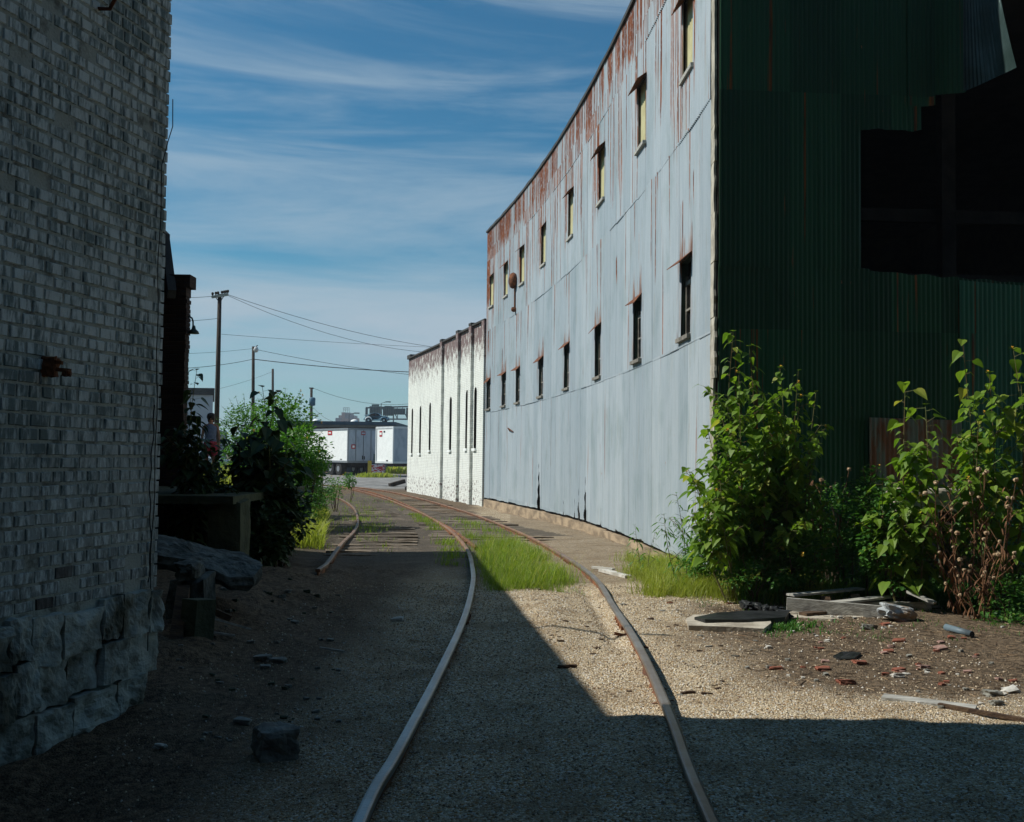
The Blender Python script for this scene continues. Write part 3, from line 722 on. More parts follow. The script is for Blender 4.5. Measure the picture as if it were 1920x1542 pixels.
# tears along the bottom edge
tears=[(solve_u(1014,.3),.58,1.35),(solve_u(1090,.3),.26,.75),(solve_u(1102,.3),.42,1.05),(solve_u(1082,.3),.18,.5),(solve_u(1133,.3),.16,.45),(solve_u(1060,.3),.14,.4)]
PITCHC=.076
def zbase(u): return .16-.10*sst(8,24,u)
def cladding():
    mb=MB(); r=random.Random(8)
    rows=[(0.,3.24,0.),(3.24,6.29,.006),(6.29,ZT-.02,.012)]
    # the visible upper lap at ~8.9 is handled as a 4th row
    rows=[(0.,3.24,0.,),(3.24,6.29,.007),(6.29,8.92,.014),(8.92,ZT-.02,.021)]
    ncol=int(ULEN/(PITCHC/7))
    runs={0:[],1:[],2:[],3:[]}; rr=random.Random(99)
    def cluster(ri,u0,n,sp,zt,l0,l1,w0,w1,i0,i1):
        for k in range(n):
            runs[ri].append((round((u0+rr.uniform(-sp,sp))/PITCHC)*PITCHC-PITCHC*.25+rr.uniform(-.008,.008),zt,rr.uniform(l0,l1),rr.uniform(w0,w1),rr.uniform(i0,i1)))
    for k in range(44): cluster(3,rr.uniform(.3,ULEN),rr.randint(2,5),.28,ZT,.9,1.35,.016,.06,.75,1.2)
    for k in range(7): cluster(3,rr.uniform(3,ULEN),1,.1,ZT,.9,1.3,.12,.26,.5,.8)
    for k in range(40): cluster(2,rr.uniform(.2,ULEN),rr.randint(1,3),.25,8.92,1.2,2.7,.014,.036,.7,1.15)
    for k in range(24): cluster(1,rr.uniform(.2,ULEN),rr.randint(1,3),.3,6.29,1.,3.0,.010,.026,.55,1.)
    for k in range(26): cluster(1,rr.uniform(.6,ULEN),1,.3,rr.uniform(4.6,5.8),.3,1.0,.010,.022,.5,.9)
    for k in range(26): cluster(0,rr.uniform(2,ULEN),1,.3,3.24,.5,2.9,.008,.018,.45,.8)
    for (wu,z0,z1,k) in wins:
        if k=='sash': cluster(1,wu,rr.randint(3,6),.42,6.29 if rr.random()<.4 else z1+rr.uniform(.5,1.1),.9,1.9,.010,.03,.5,1.)
        else: cluster(3,wu,3,.3,ZT,.9,1.3,.02,.05,.7,1.1); cluster(2,wu+rr.choice((-.38,.38)),2,.06,8.92,1.2,2.6,.012,.03,.7,1.)
    cluster(3,25.6,4,.3,ZT,1.,1.2,.1,.25,.8,1.1); cluster(2,25.8,3,.2,8.92,2,2.6,.08,.16,.6,.9); cluster(1,25.8,2,.2,6.29,1,2.,.04,.1,.5,.8)
    def runval(ri,u,z):
        v_=0.
        for (ru,zt,l,w,it) in near_runs:
            if abs(u-ru)<w*1.3 and zt-l<z<=zt+.02:
                f=1-(max(0,zt-z)/l)**2.5; g_=1-(abs(u-ru)/(w*1.3))**2; v_=max(v_,it*f*(.45+.55*g_))
        return v_
    sheet={}; rustv=[]
    for ri,(za,zb,off) in enumerate(rows):
        zs={za-.03,zb}
        for (u,z0,z1,k) in wins:
            for z in (z0,z1,z1+.35,z1+.8,z1+1.3,z0-.5,z1-.4):
                if za<z<zb: zs.add(z)
        if ri==0:
            for k in range(28): zs.add(.1+.05*k)
            zs.add(2.2)
        k=za+.25
        while k<zb: zs.add(k); k+=.28
        zs=set(z for z in zs if z>=(0. if ri==0 else za-.04))
        zs=sorted(zs); nz=len(zs)
        grid=[]; 
        for i in range(ncol+1):
            u=ULEN*i/ncol; p,tn,nm=Cu(u)
            sidx=int(u/.66)
            key=(ri,sidx)
            if key not in sheet: sheet[key]=(r.uniform(-.006,.006),r.uniform(-.012,.012),r.uniform(-.02,.03))
            so,tilt,bot=sheet[key]; fu=(u/.66-sidx)
            base_off=.05+off+so+ .007*(1-fu) + .013*math.sin(2*math.pi*u/PITCHC)
            colst=[]; near_runs=[q_ for q_ in runs[ri] if abs(q_[0]-u)<q_[3]*1.3]
            for j,z in enumerate(zs):
                zz=z
                if ri==0 and j==0: zz=zbase(u)+bot*.6+.012*noise.noise(Vector((u*3,0,0)))
                elif ri==0 and z<zbase(u)+.02: zz=zbase(u)+.02
                if ri==0 and z<1: base_o=base_off+ .02*(1-z)*noise.noise(Vector((u*1.6,0,5)))
                else: base_o=base_off
                if j==0 and ri>0: zz=z+bot*.35
                bulge=.018*noise.noise(Vector((u*.35,z*.4,3+ri)))
                if ri==3 and j==nz-1: zz=z-.0+.015*noise.noise(Vector((u*2.,0,9)))
                q=p+nm*(base_o+bulge)+Vector((0,0,zz)); 
                st=0.
                for (wu,z0,z1,k) in wins:
                    du=abs(u-wu)
                    if du<WW*.62 and z>=z1-.01 and ri in (1,2):
                        kk=(1-(z-z1)/(1.25 if k=='sash' else .8)); 
                        if kk>0: st=max(st,kk**1.5*(.95 if k=='sash' else .7)*(1 if du>WW*.3 else .75))
                    elif du<WW*.8 and z0<=z<=z1: st=max(st,.5)
                colst.append((q,(u,zz),st)); rustv.append(runval(ri,u,min(z,zb)))
            grid.append(colst)
        b=len(mb.v)
        for cst in grid:
            for q,uv,st in cst: mb.v.append(tuple(q)); mb.uv.append(uv); mb.st.append(st)
        mb.hasuv=mb.hasst=True
        for i in range(ncol):
            um=ULEN*(i+.5)/ncol
            hw=[(z0,z1) for (wu,z0,z1,k) in wins if abs(um-wu)<WW/2]
            ht=[(tw,th,tu) for (tu,tw,th) in tears if abs(um-tu)<tw/2]
            for j in range(nz-1):
                zm=(zs[j]+zs[j+1])/2
                if any(z0<zm<z1 for z0,z1 in hw): continue
                if ri==0 and any(abs(um-tu)<tw/2*(1-(zm-.1)/th) for tw,th,tu in ht): continue
                mb.f.append((b+i*nz+j,b+i*nz+j+1,b+(i+1)*nz+j+1,b+(i+1)*nz+j)); mb.mi.append(0)
    o_=part(mb,'side_cladding',M['clad_side'],mbld,True); a_=o_.data.attributes.new('rust','FLOAT','POINT'); a_.data.foreach_set('value',rustv)
cladding()
# sheathing behind, footing, coping
def strip(mb,off0,off1,z0,z1,n=60,ua=0,ub=None,zf=None):
    ub=ULEN if ub is None else ub; b=len(mb.v); r=random.Random(5)
    for i in range(n+1):
        u=ua+(ub-ua)*i/n; p,tn,nm=Cu(u); dz=zf(u) if zf else 0
        for (o,z) in ((off0,z0),(off1,z0),(off1,z1+dz),(off0,z1+dz)): mb.v.append(tuple(p+nm*o+Vector((0,0,z)))); mb.uv.append((u,z)); mb.st.append(0)
    for i in range(n):
        for k in range(4): mb.f.append((b+i*4+k,b+i*4+(k+1)%4,b+(i+1)*4+(k+1)%4,b+(i+1)*4+k)); mb.mi.append(0)
    mb.f.append((b,b+1,b+2,b+3)); mb.f.append(tuple(b+n*4+k for k in (3,2,1,0))); mb.mi+=[0,0]
mb=MB()
# sheathing leaves the openings free
for (za,zb) in ((.1,3.3),(4.5,7.08),(8.32,ZT-.1)): strip(mb,-.16,-.03,za,zb)
for lo,hi in ((3.34,4.46),(7.12,8.28)):
    us=sorted(w[0] for w in wins if abs(w[1]-lo)<.01); prev=0
    for uu in us+[ULEN+1]:
        e=min(uu-WW/2-.002,ULEN)
        if e>prev+.05: strip(mb,-.16,-.03,lo-.04,hi+.04,12,prev,e)
        prev=uu+WW/2+.002
part(mb,'sheathing',M['shadow_wood'],mbld)
mb=MB(); strip(mb,-.25,.085,-.6,.09,200,0,None,lambda u:-.10*sst(8,24,u)+.018*noise.noise(Vector((u*2.2,0,0)))); part(mb,'footing',M['footing'],mbld)
mb=MB(); strip(mb,-.25,.13,ZT-.03,ZT+.05,300,0,None,lambda u:.03*noise.noise(Vector((u*1.3,0,0)))); part(mb,'coping',M['roofing'],mbld)
# windows
def wpt(u,n,z):
    p,tn,nm=Cu(u); return p+nm*n+Vector((0,0,z))
ordn=['first','second','third','fourth','fifth','sixth','seventh','eighth']
for wi,(u,z0,z1,k) in enumerate(wins):
    w=WW; h=z1-z0
    def B3(mb,ua,ub,na,nb,za,zb,mi=0):
        V=[wpt(ua,na,za),wpt(ub,na,za),wpt(ub,nb,za),wpt(ua,nb,za),wpt(ua,na,zb),wpt(ub,na,zb),wpt(ub,nb,zb),wpt(ua,nb,zb)]
        mb.add(V,[(3,2,1,0),(4,5,6,7),(0,1,5,4),(1,2,6,5),(2,3,7,6),(3,0,4,7)],mi)
    mb=MB()
    B3(mb,u-w/2-.03,u-w/2,-.17,.035,z0,z1); B3(mb,u+w/2,u+w/2+.03,-.17,.035,z0,z1)
    B3(mb,u-w/2-.03,u+w/2+.03,-.17,.035,z1,z1+.03); B3(mb,u-w/2-.03,u+w/2+.03,-.17,.03,z0-.03,z0)
    fr=part(mb,'window',M['framegreen'] if k=='sash' else M['frame'],mbld)
    mb=MB(); B3(mb,u-w/2-.06,u+w/2+.06,-.03,.125,z0-.055,z0+.005); part(mb,'sill',M['frame'] if k=='sash' else M['greywood'],fr)
    # hood, thin sheet sloping outwards
    mb=MB(); r=random.Random(wi); ds=.13+.06*r.random(); oo=.13+.07*r.random()
    a0=wpt(u-w/2-.06,.05,z1+.06); a1=wpt(u+w/2+.06,.05,z1+.06+r.uniform(-.02,.02)); b1=wpt(u+w/2+.10,.05+oo,z1+.06-ds+r.uniform(-.04,.03)); b0=wpt(u-w/2-.08,.05+oo,z1+.06-ds+r.uniform(-.04,.03))
    dz=Vector((0,0,-.012)); mb.add([a0,a1,b1,b0,a0+dz,a1+dz,b1+dz,b0+dz],[(0,1,2,3),(7,6,5,4),(0,4,5,1),(1,5,6,2),(2,6,7,3),(3,7,4,0)]); part(mb,'hood',M['rust'],fr)
    if k=='board':
        mb=MB(); nn=24; b=len(mb.v); V=[]
        for i in range(nn+1):
            uu=u-w/2+w*i/nn; o=.015+.006*math.sin(i*1.57)
            V+= [wpt(uu,o,z0+.0),wpt(uu,o,z1)]
        Fc=[(2*i,2*i+1,2*i+3,2*i+2) for i in range(nn)]; mb.add(V,Fc); part(mb,'yellow_board',M['yellow'],fr)
    else:
        mb=MB(); B3(mb,u-w/2,u+w/2,-.06,-.055,z0,z1); part(mb,'pane',M['glass'],fr)
        mb=MB()
        for (ua,ub) in ((u-w/2,u-w/2+.05),(u+w/2-.05,u+w/2),(u-.012,u+.012)): B3(mb,ua,ub,-.05,-.015,z0,z1-.2)
        for (za,zb) in ((z0+.001,z0+.07),(z0+.40,z0+.43),(z0+.78,z0+.84)): B3(mb,u-w/2,u+w/2,-.052,-.012,za,zb)
        part(mb,'sash',M['frame'],fr)
# corner trim, broken boards
r=random.Random(12); z=.15
while z<ZT-.05:
    h=min(r.uniform(.25,.8) if z<5.6 else 2.1,ZT-.03-z)
    if r.random()<.88 or z>5.5:
        ln=.25+r.uniform(-.05,.02); mb=MB()
        n6=max(3,int(h/.08)); V=[]
        for q in range(n6+1):
            zz=z+h*q/n6*.985; y0=13.30-ln+r.uniform(-.02,.02)*(1 if z<5.5 else .3); xo=2.535+r.uniform(-.004,.004)
            V+=[Vector((xo,13.31,zz)),Vector((xo,y0,zz)),Vector((xo+.03,y0,zz)),Vector((xo+.03,13.31,zz))]
        Fc=[(q*4+k,q*4+(k+1)%4,q*4+4+(k+1)%4,q*4+4+k) for q in range(n6) for k in range(4)]+[(3,2,1,0),(4*n6,4*n6+1,4*n6+2,4*n6+3)]
        mb.add(V,Fc); part(mb,'corner_board',M['cornerpaint'],mbld)
    z+=h
mb=MB(); mb.box((2.60,13.18,5.),(.03,.22,9.9)); part(mb,'corner_post',M['shadow_wood'],mbld)
if 0:
    part(mb,'corner_board',M['frame'],mbld)
# ---- front face
FD=Vector((1,.07,0)).normalized(); FN=Vector((.07,-1,0)).normalized(); FO=Vector((2.58,13.06,0))
def fw(s,n,z): return FO+FD*s+FN*n+Vector((0,0,z))
def fpix(px,py,n=0.):
    r=ray(px,py); t=((fw(0,n,0)-CAM).dot(FN))/r.dot(FN); p=CAM+r*t; return (p-FO).dot(FD), p.z
def front():
    mb=MB(); r=random.Random(31)
    s1=fpix(1612,400)[0]; s2=fpix(1722,150)[0]; zA=fpix(1400,782)[1]; zB=fpix(1400,497)[1]; zC=fpix(1400,233)[1]
    rows=[(-.1,zA,0.,11.,0),(zA,zB,0.,11.,.010),(zB,zC,0.,s1,.018),(zC,ZT,0.,s2,.026)]
    PF=.062
    for ri,(za,zb,sa,sb,off) in enumerate(rows):
        n=int((sb-sa)/(PF/6)); b=len(mb.v); lay={}
        for i in range(n+1):
            s=sa+(sb-sa)*i/n; k=int(s/.655); 
            if k not in lay: lay[k]=(r.uniform(-.008,.008),r.uniform(-.03,.02))
            so,bz=lay[k]; fu=s/.655-k
            o=.02+off+so+.007*(1-fu)+.0085*math.sin(2*math.pi*s/PF)
            zlo=za-.03+bz*.5+(.03*noise.noise(Vector((s*7,ri,1))) if (ri==3 and s>s1) else 0); zhi=zb
            if ri==1 and s>s1: zhi=zb-.02+bz*.8-.055*(s-s1)+.02*noise.noise(Vector((s*5,2,1)))
            for z in (zlo,(zlo+zhi)/2,zhi): 
                q=fw(s,o+.012*noise.noise(Vector((s*.6,z*.5,ri))),z); mb.v.append(tuple(q)); mb.uv.append((s+40,z)); mb.st.append(0)
        mb.hasuv=True
        for i in range(n):
            for j in range(2): mb.f.append((b+i*3+j,b+(i+1)*3+j,b+(i+1)*3+j+1,b+i*3+j+1)); mb.mi.append(0)
    part(mb,'front_cladding',M['clad_front_shaded'],mbld,True)
    mb=MB(); a0,z1=fpix(1798,540,.05); a1=a0+2.0; n=int((a1-a0)/.01)
    for i in range(n+1):
        s=a0+(a1-a0)*i/n; o=.06+.0085*math.sin(2*math.pi*s/.062)+.012*math.sin(s*3)
        zt_=z1+.1-.06*(s-a0)
        mb.v+= [tuple(fw(s,o+.03,.3)),tuple(fw(s,o,1.6)),tuple(fw(s,o,zt_))]; mb.uv+=[(s+90,.3),(s+90,1.6),(s+90,zt_)]; mb.st+=[0]*3
    mb.hasuv=True
    for i in range(n):
        for j in range(2): mb.f.append((3*i+j,3*i+3+j,3*i+4+j,3*i+1+j)); mb.mi.append(0)
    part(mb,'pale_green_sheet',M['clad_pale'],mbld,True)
    # strip hanging over the opening
    mb=MB(); a0,z0=fpix(1703,197,.06); a1,_=fpix(1752,197,.06); n=int((a1-a0)/.01); b=0
    for i in range(n+1):
        s=a0+(a1-a0)*i/n; o=.07+.0085*math.sin(2*math.pi*s/.062)
        mb.v+= [tuple(fw(s,o,z0+.02*math.sin(s*9))),tuple(fw(s,o,ZT))]; mb.uv+=[(s+60,z0),(s+60,ZT)]; mb.st+=[0,0]
    mb.hasuv=True
    for i in range(n): mb.f.append((2*i,2*i+2,2*i+3,2*i+1)); mb.mi.append(0)
    part(mb,'hanging_sheet',M['clad_front_shaded'],mbld,True)
    mb=MB(); a0,z0=fpix(1752,178,.03); a1,_=fpix(1812,170,.03); n=int((a1-a0)/.01)
    for i in range(n+1):
        s=a0+(a1-a0)*i/n; o=.02+.0085*math.sin(2*math.pi*s/.062)
        mb.v+= [tuple(fw(s,o,z0+.05*(i/n))),tuple(fw(s,o,ZT))]; mb.uv+=[(s+70,z0),(s+70,ZT)]; mb.st+=[0,0]
    mb.hasuv=True
    for i in range(n): mb.f.append((2*i,2*i+2,2*i+3,2*i+1)); mb.mi.append(0)
    part(mb,'hanging_sheet',M['clad_front_shaded'],mbld,True)
    # curled loose sheet, bowed outwards at its right side
    mb=MB(); nu,nv=70,22
    for i in range(nu+1):
        f=i/nu
        for j in range(nv+1):
            g=j/nv
            pxl=1806+(f)*(62+38*g**1.3); pyt=-60; pyb=171-6*math.sin(f*3.1)-44*f**1.6
            py=pyt+(pyb-pyt)*g
            curl=.10+ .75*(f**2.2)*(.25+.75*g)
            s,z=fpix(pxl,py,curl)
            q=fw(s,curl+.009*math.sin(2*math.pi*f*13),z); mb.v.append(tuple(q)); mb.uv.append((f,g)); mb.st.append(0)
    for i in range(nu):
        for j in range(nv): a=i*(nv+1)+j; mb.f.append((a,a+1,a+nv+2,a+nv+1)); mb.mi.append(0)
    mb.hasuv=True
    part(mb,'curled_sheet',M['hang_sheet'],mbld,True)
    # patch sheet lower right
    mb=MB(); a0,z1=fpix(1630,783,.08); a1,_=fpix(1803,783,.08); n=int((a1-a0)/.01)
    for i in range(n+1):
        s=a0+(a1-a0)*i/n; o=.085+.0085*math.sin(2*math.pi*s/.062)+.01*math.sin(s*2)
        mb.v+= [tuple(fw(s,o,.35)),tuple(fw(s,o,1.2)),tuple(fw(s,o,z1-.02*(i/n)))]; mb.uv+=[(s,.3),(s,1.2),(s,z1)]; mb.st+=[0]*3
    mb.hasuv=True
    for i in range(n):
        for j in range(2): mb.f.append((3*i+j,3*i+3+j,3*i+4+j,3*i+1+j)); mb.mi.append(0)
    part(mb,'patch_sheet',M['patch_sheet'],mbld,True)
    return s1,s2,zB,zC
s1,s2,zB,zC=front()
# building body: roof, far walls, dark interior floor
mb=MB(); n=40; poly=[]
for i in range(n+1):
    p,_,nm=Cu(ULEN*i/n); poly.append(p-nm*.16)
poly+= [Vector((15,39,0)),Vector((14,14.1,0))]
V=[p+Vector((0,0,ZT-.12)) for p in poly]+[p+Vector((0,0,ZT-.04)) for p in poly]; k=len(poly)
mb.add(V,[tuple(range(k))[::-1],tuple(range(k,2*k))]+[(i,(i+1)%k,k+(i+1)%k,k+i) for i in range(k)]); part(mb,'roof',M['roofing'],mbld)
mb=MB(); quadwall(mb,(15,39,0),(14,14.1,0),-.3,ZT-.1); quadwall(mb,(-.7,38.9,0),(15,38.9,0),-.3,ZT-.1)
quadwall(mb,fw(.15,-.16,0),fw(s1+.05,-.16,0),-.3,ZT-.1); quadwall(mb,fw(s1+.05,-.16,0),fw(11.3,-.16,0),-.3,zB-.1)
part(mb,'inner_wall',M['shadow_wood'],mbld)
mb=MB()
for xx in (5.4,7.0,8.6): mb.beam((xx,15.1,0),(xx,15.1,ZT-.2),.22,.22)
mb.beam((4,15.1,5.6),(13,15.4,5.55),.12,.2); mb.beam((4,15.1,4.55),(13,15.4,4.5),.12,.2)
mb.v=[(x,y+1.6,z) for x,y,z in mb.v]
part(mb,'timber_post',M['shadow_wood'],mbld)
# wall vent horn and little bracket on the lit side
vn=empty('wall_bell',wpt(solve_u(971,7.0),.1,6.9),'round rusty alarm bell with pipe on the corrugated wall between upper windows','bell')
u=solve_u(971,6.9); zc=7.35
zc=1.6+(858-527)*Cu(u)[0].y/1950; p=wpt(u,.1,zc); p2,tn,nm=Cu(u)
q=Vector((0,0,1)).rotation_difference(nm).to_matrix()
mb=MB(); mb.lathe(p,[(.10,-.03),(.24,0),(.27,.06),(.24,.14),(.12,.2),(.03,.21)],16,'z',0,q); part(mb,'bell_dome',M['rust'],vn,True)
mb=MB(); mb.tube([p+Vector((0,0,-.2)),p+Vector((0,0,-.9))],.03,6); mb.rock(p+Vector((0,0,-.95))+nm*.03,(.16,.2,.14),4,.5,None,4,.1); part(mb,'pipe',M['rust'],vn)
u=solve_u(963,2.3); mb=MB(); a=wpt(u,.07,2.5); mb.tube([a-tn*.3+Vector((0,0,-.1)),a+nm*.12+Vector((0,0,.03)),a+tn*.3+Vector((0,0,-.06))],.02,5); thing(mb,'wall_bracket',M['rust'],'thin bent rusty bracket low on the corrugated wall','bracket')
# ------------------------------------------------------------------ WHITE BRICK BUILDING
wb=empty('white_brick_building',(-.98,39,0),'sunlit whitewashed brick building with narrow arched windows and soot stained parapet','building')
WA=Vector((-.99,39.1,0)); WBp=Vector((-5.42,54.2,0)); WD=(WBp-WA).normalized(); WN=Vector((-WD.y,WD.x,0)); 
if WN.x>0: WN=-WN
WL=(WBp-WA).length
def ww(u,n,z): return WA+WD*u+WN*n+Vector((0,0,z))
def wsolve(px,z):
    lo,hi=0.,WL
    for _ in range(40):
        m_=(lo+hi)/2
        if proj(ww(m_,0,z))[0]>px: lo=m_
        else: hi=m_
    return lo
pw=[(772.8,766,850),(788,761.5,850),(806,755,844),(844.6,744,844),(875,731.6,841),(891,726,841)]
wwin=[]
for px,yt,yb in pw:
    u=wsolve(px,3); Y=ww(u,0,0).y; 
    r1=at(px,yt,Y).z; r2=at(px,yb,Y).z; wwin.append((u,r2,r1))
wwin.sort()
HW=.21
pil=[wsolve(x,3.5) for x in (908,884.5,860,829.5)]
def wz(u): # parapet height with steps
    us=sorted(pil[1:]); 
    return 6.72-.045*sum(1 for a in us if u>a)-.02*0
mb=MB(); r=random.Random(77)
cuts=sorted(set([0,WL]+[w[0]-HW for w in wwin]+[w[0]+HW for w in wwin]+pil[1:]+[u+.0 for u in pil[1:]]))
for a,b in zip(cuts,cuts[1:]):
    m_=(a+b)/2; h=wz(m_); hole=[(z0,z1) for (u,z0,z1) in wwin if abs(u-m_)<HW]
    segs=[(-.8,h)] if not hole else [(-.8,hole[0][0]),(hole[0][1],h)]
    for (z0,z1) in segs: quadwall(mb,ww(b,0,0),ww(a,0,0),z0,z1,0,-b)
# arch heads, reveals
for (u,z0,z1) in wwin:
    k=8; V=[];n0=[]
    for i in range(k+1):
        t=math.pi*i/k; V.append((u-HW*math.cos(t), z1-.0-HW*1.0+HW*math.sin(t)))
    for sgn in (0,1):
        pts=V[:k//2+1] if sgn==0 else V[k//2:]
        cu=u-HW if sgn==0 else u+HW
        poly=[(cu,z1)]+(pts if sgn==0 else pts)
        mb.add([ww(a,-.001,b) for a,b in poly],[tuple(range(len(poly)))],0,[(-a,b) for a,b in poly])
quadwall(mb,ww(WL,0,0),ww(WL,-12,0),-.8,6.5); quadwall(mb,ww(0,-.1,0),ww(0,-12,0),-.8,6.7); quadwall(mb,ww(0,-12,0),ww(WL,-12,0),-.8,6.6)
part(mb,'wall',M['white_brick'],wb)
for i,(u,z0,z1) in enumerate(wwin):
    mb=MB(); V=[ww(u-HW,-.0,z0),ww(u-HW,-.1,z0),ww(u-HW,-.1,z1),ww(u-HW,0,z1)]; mb.add(V,[(0,1,2,3)])
    V=[ww(u+HW,-.0,z0),ww(u+HW,-.1,z0),ww(u+HW,-.1,z1),ww(u+HW,0,z1)]; mb.add(V,[(3,2,1,0)])
    V=[ww(u-HW,-.1,z1),ww(u+HW,-.1,z1),ww(u+HW,0,z1),ww(u-HW,0,z1)]; mb.add(V,[(0,1,2,3)])
    fr=part(mb,'window',M['pole'],wb)
    mb=MB(); mb.add([ww(u-HW,-.09,z0),ww(u+HW,-.09,z0),ww(u+HW,-.09,z1),ww(u-HW,-.09,z1)],[(3,2,1,0)]); part(mb,'pane',M['glass'],fr)
    mb=MB()
    mb.beam(ww(u,-.075,z0),ww(u,-.075,z1),.025,.025); mb.beam(ww(u-HW,-.075,(z0+z1)/2),ww(u+HW,-.075,(z0+z1)/2),.025,.025); part(mb,'muntin',M['framegreen'],fr)
    mb=MB(); mb.beam(ww(u-HW-.04,.02,z0-.05),ww(u+HW+.04,.02,z0-.05),.12,.10); part(mb,'sill',M['white'],fr)
for k,u in enumerate(pil):
    mb=MB(); w=.42 if k else .36; dp=.12 if k else .1; z=-.6; top=wz(u-.01)
    while z<top:
        j=r.uniform(-.022,.022); h=.15
        a=u-w/2+j; b=u+w/2+r.uniform(-.01,.01); 
        if k==0: a=u-.2
        V=[ww(a,0,z),ww(a,dp,z),ww(b,dp,z),ww(b,0,z),ww(a,0,z+h),ww(a,dp,z+h),ww(b,dp,z+h),ww(b,0,z+h)]
        uvs=[(a,z),(a-dp,z),(b,z),(b+dp,z),(a,z+h),(a-dp,z+h),(b,z+h),(b+dp,z+h)]
        mb.add(V,[(0,1,5,4),(1,2,6,5),(2,3,7,6),(4,5,6,7)],0,uvs); z+=h
    part(mb,'pilaster',M['white_brick'],wb)
mb=MB()
edges=[0]+sorted(pil[1:])+[WL]
for a,b in zip(edges,edges[1:]):
    h=wz((a+b)/2); V=[ww(a,.1,h),ww(b,.1,h),ww(b,-.3,h),ww(a,-.3,h)]; V2=[v+Vector((0,0,.07)) for v in V]
    mb.add(V+V2,[(3,2,1,0),(4,5,6,7),(0,1,5,4),(1,2,6,5),(2,3,7,6),(3,0,4,7)])
for u in pil[1:]: mb.beam(ww(u-.2,-.05,wz(u)+.1),ww(u+.2,-.05,wz(u)+.1),.36,.1)
mb.beam(ww(WL-.9,-.1,wz(WL)+.13),ww(WL,-.1,wz(WL)+.13),.4,.14)
part(mb,'coping',M['roofing'],wb)
mb=MB(); V=[ww(0,-.3,6.4),ww(WL,-.3,6.4),ww(WL,-12,6.4),ww(0,-12,6.4)]; mb.add(V,[(0,1,2,3)]); part(mb,'roof',M['roofing'],wb)
# timber scraps at its foot
for k,(px,py,dx,dz,lb_) in enumerate(((758,912,-.8,.25,'dark timber baulk lying by the far corner of the white building'),(774,919,-.25,.12,'short black block against the white building base'),(822,926,-.35,.15,'dark leaning offcut at the second pilaster of the white building'),(884,940,-.2,.55,'rusty orange bracket low on the near pilaster'))):
    p=gpt(px,py); mb=MB()
    if k<3: mb.beam(p+Vector((dx,-.5,.05)),p+Vector((0,0,dz+.05)),.3,.22)
    else: mb.beam(p+Vector((0,0,-.02)),p+Vector((0.02,0,.5)),.2,.2); mb.beam(p+Vector((0,0,.0)),p+Vector((-.35,-.4,.0)),.16,.08)
    thing(mb,'timber_scrap' if k<3 else 'rusty_bracket',M['pole'] if k<3 else M['rust'],lb_,'timber' if k<3 else 'bracket')
rw=empty('brick_building_or_blocker',(6.2,2,0),'unseen dark brick block added on the right to cut sky light','building')  # out of view mass, added to darken the shaded ground and front wall
mb=MB(); ubox(mb,4.4,16,-26,5.0,-.3,19); part(mb,'wall',M['dark_brick'],rw)
mb=MB(); ubox(mb,4.3,16.1,-26.1,5.1,19,19.15); part(mb,'roof',M['roofing'],rw)
rw=empty('brick_building_or_blocker',(-2,-27,0),'unseen dark brick block added behind the viewpoint to cut sky light','building')  # second added mass, shuts off sky light from behind
mb=MB(); ubox(mb,-22,20,-40,-27,-.3,18); part(mb,'wall',M['dark_brick'],rw)
mb=MB(); ubox(mb,-22.1,20.1,-40.1,-26.9,18,18.15); part(mb,'roof',M['roofing'],rw)
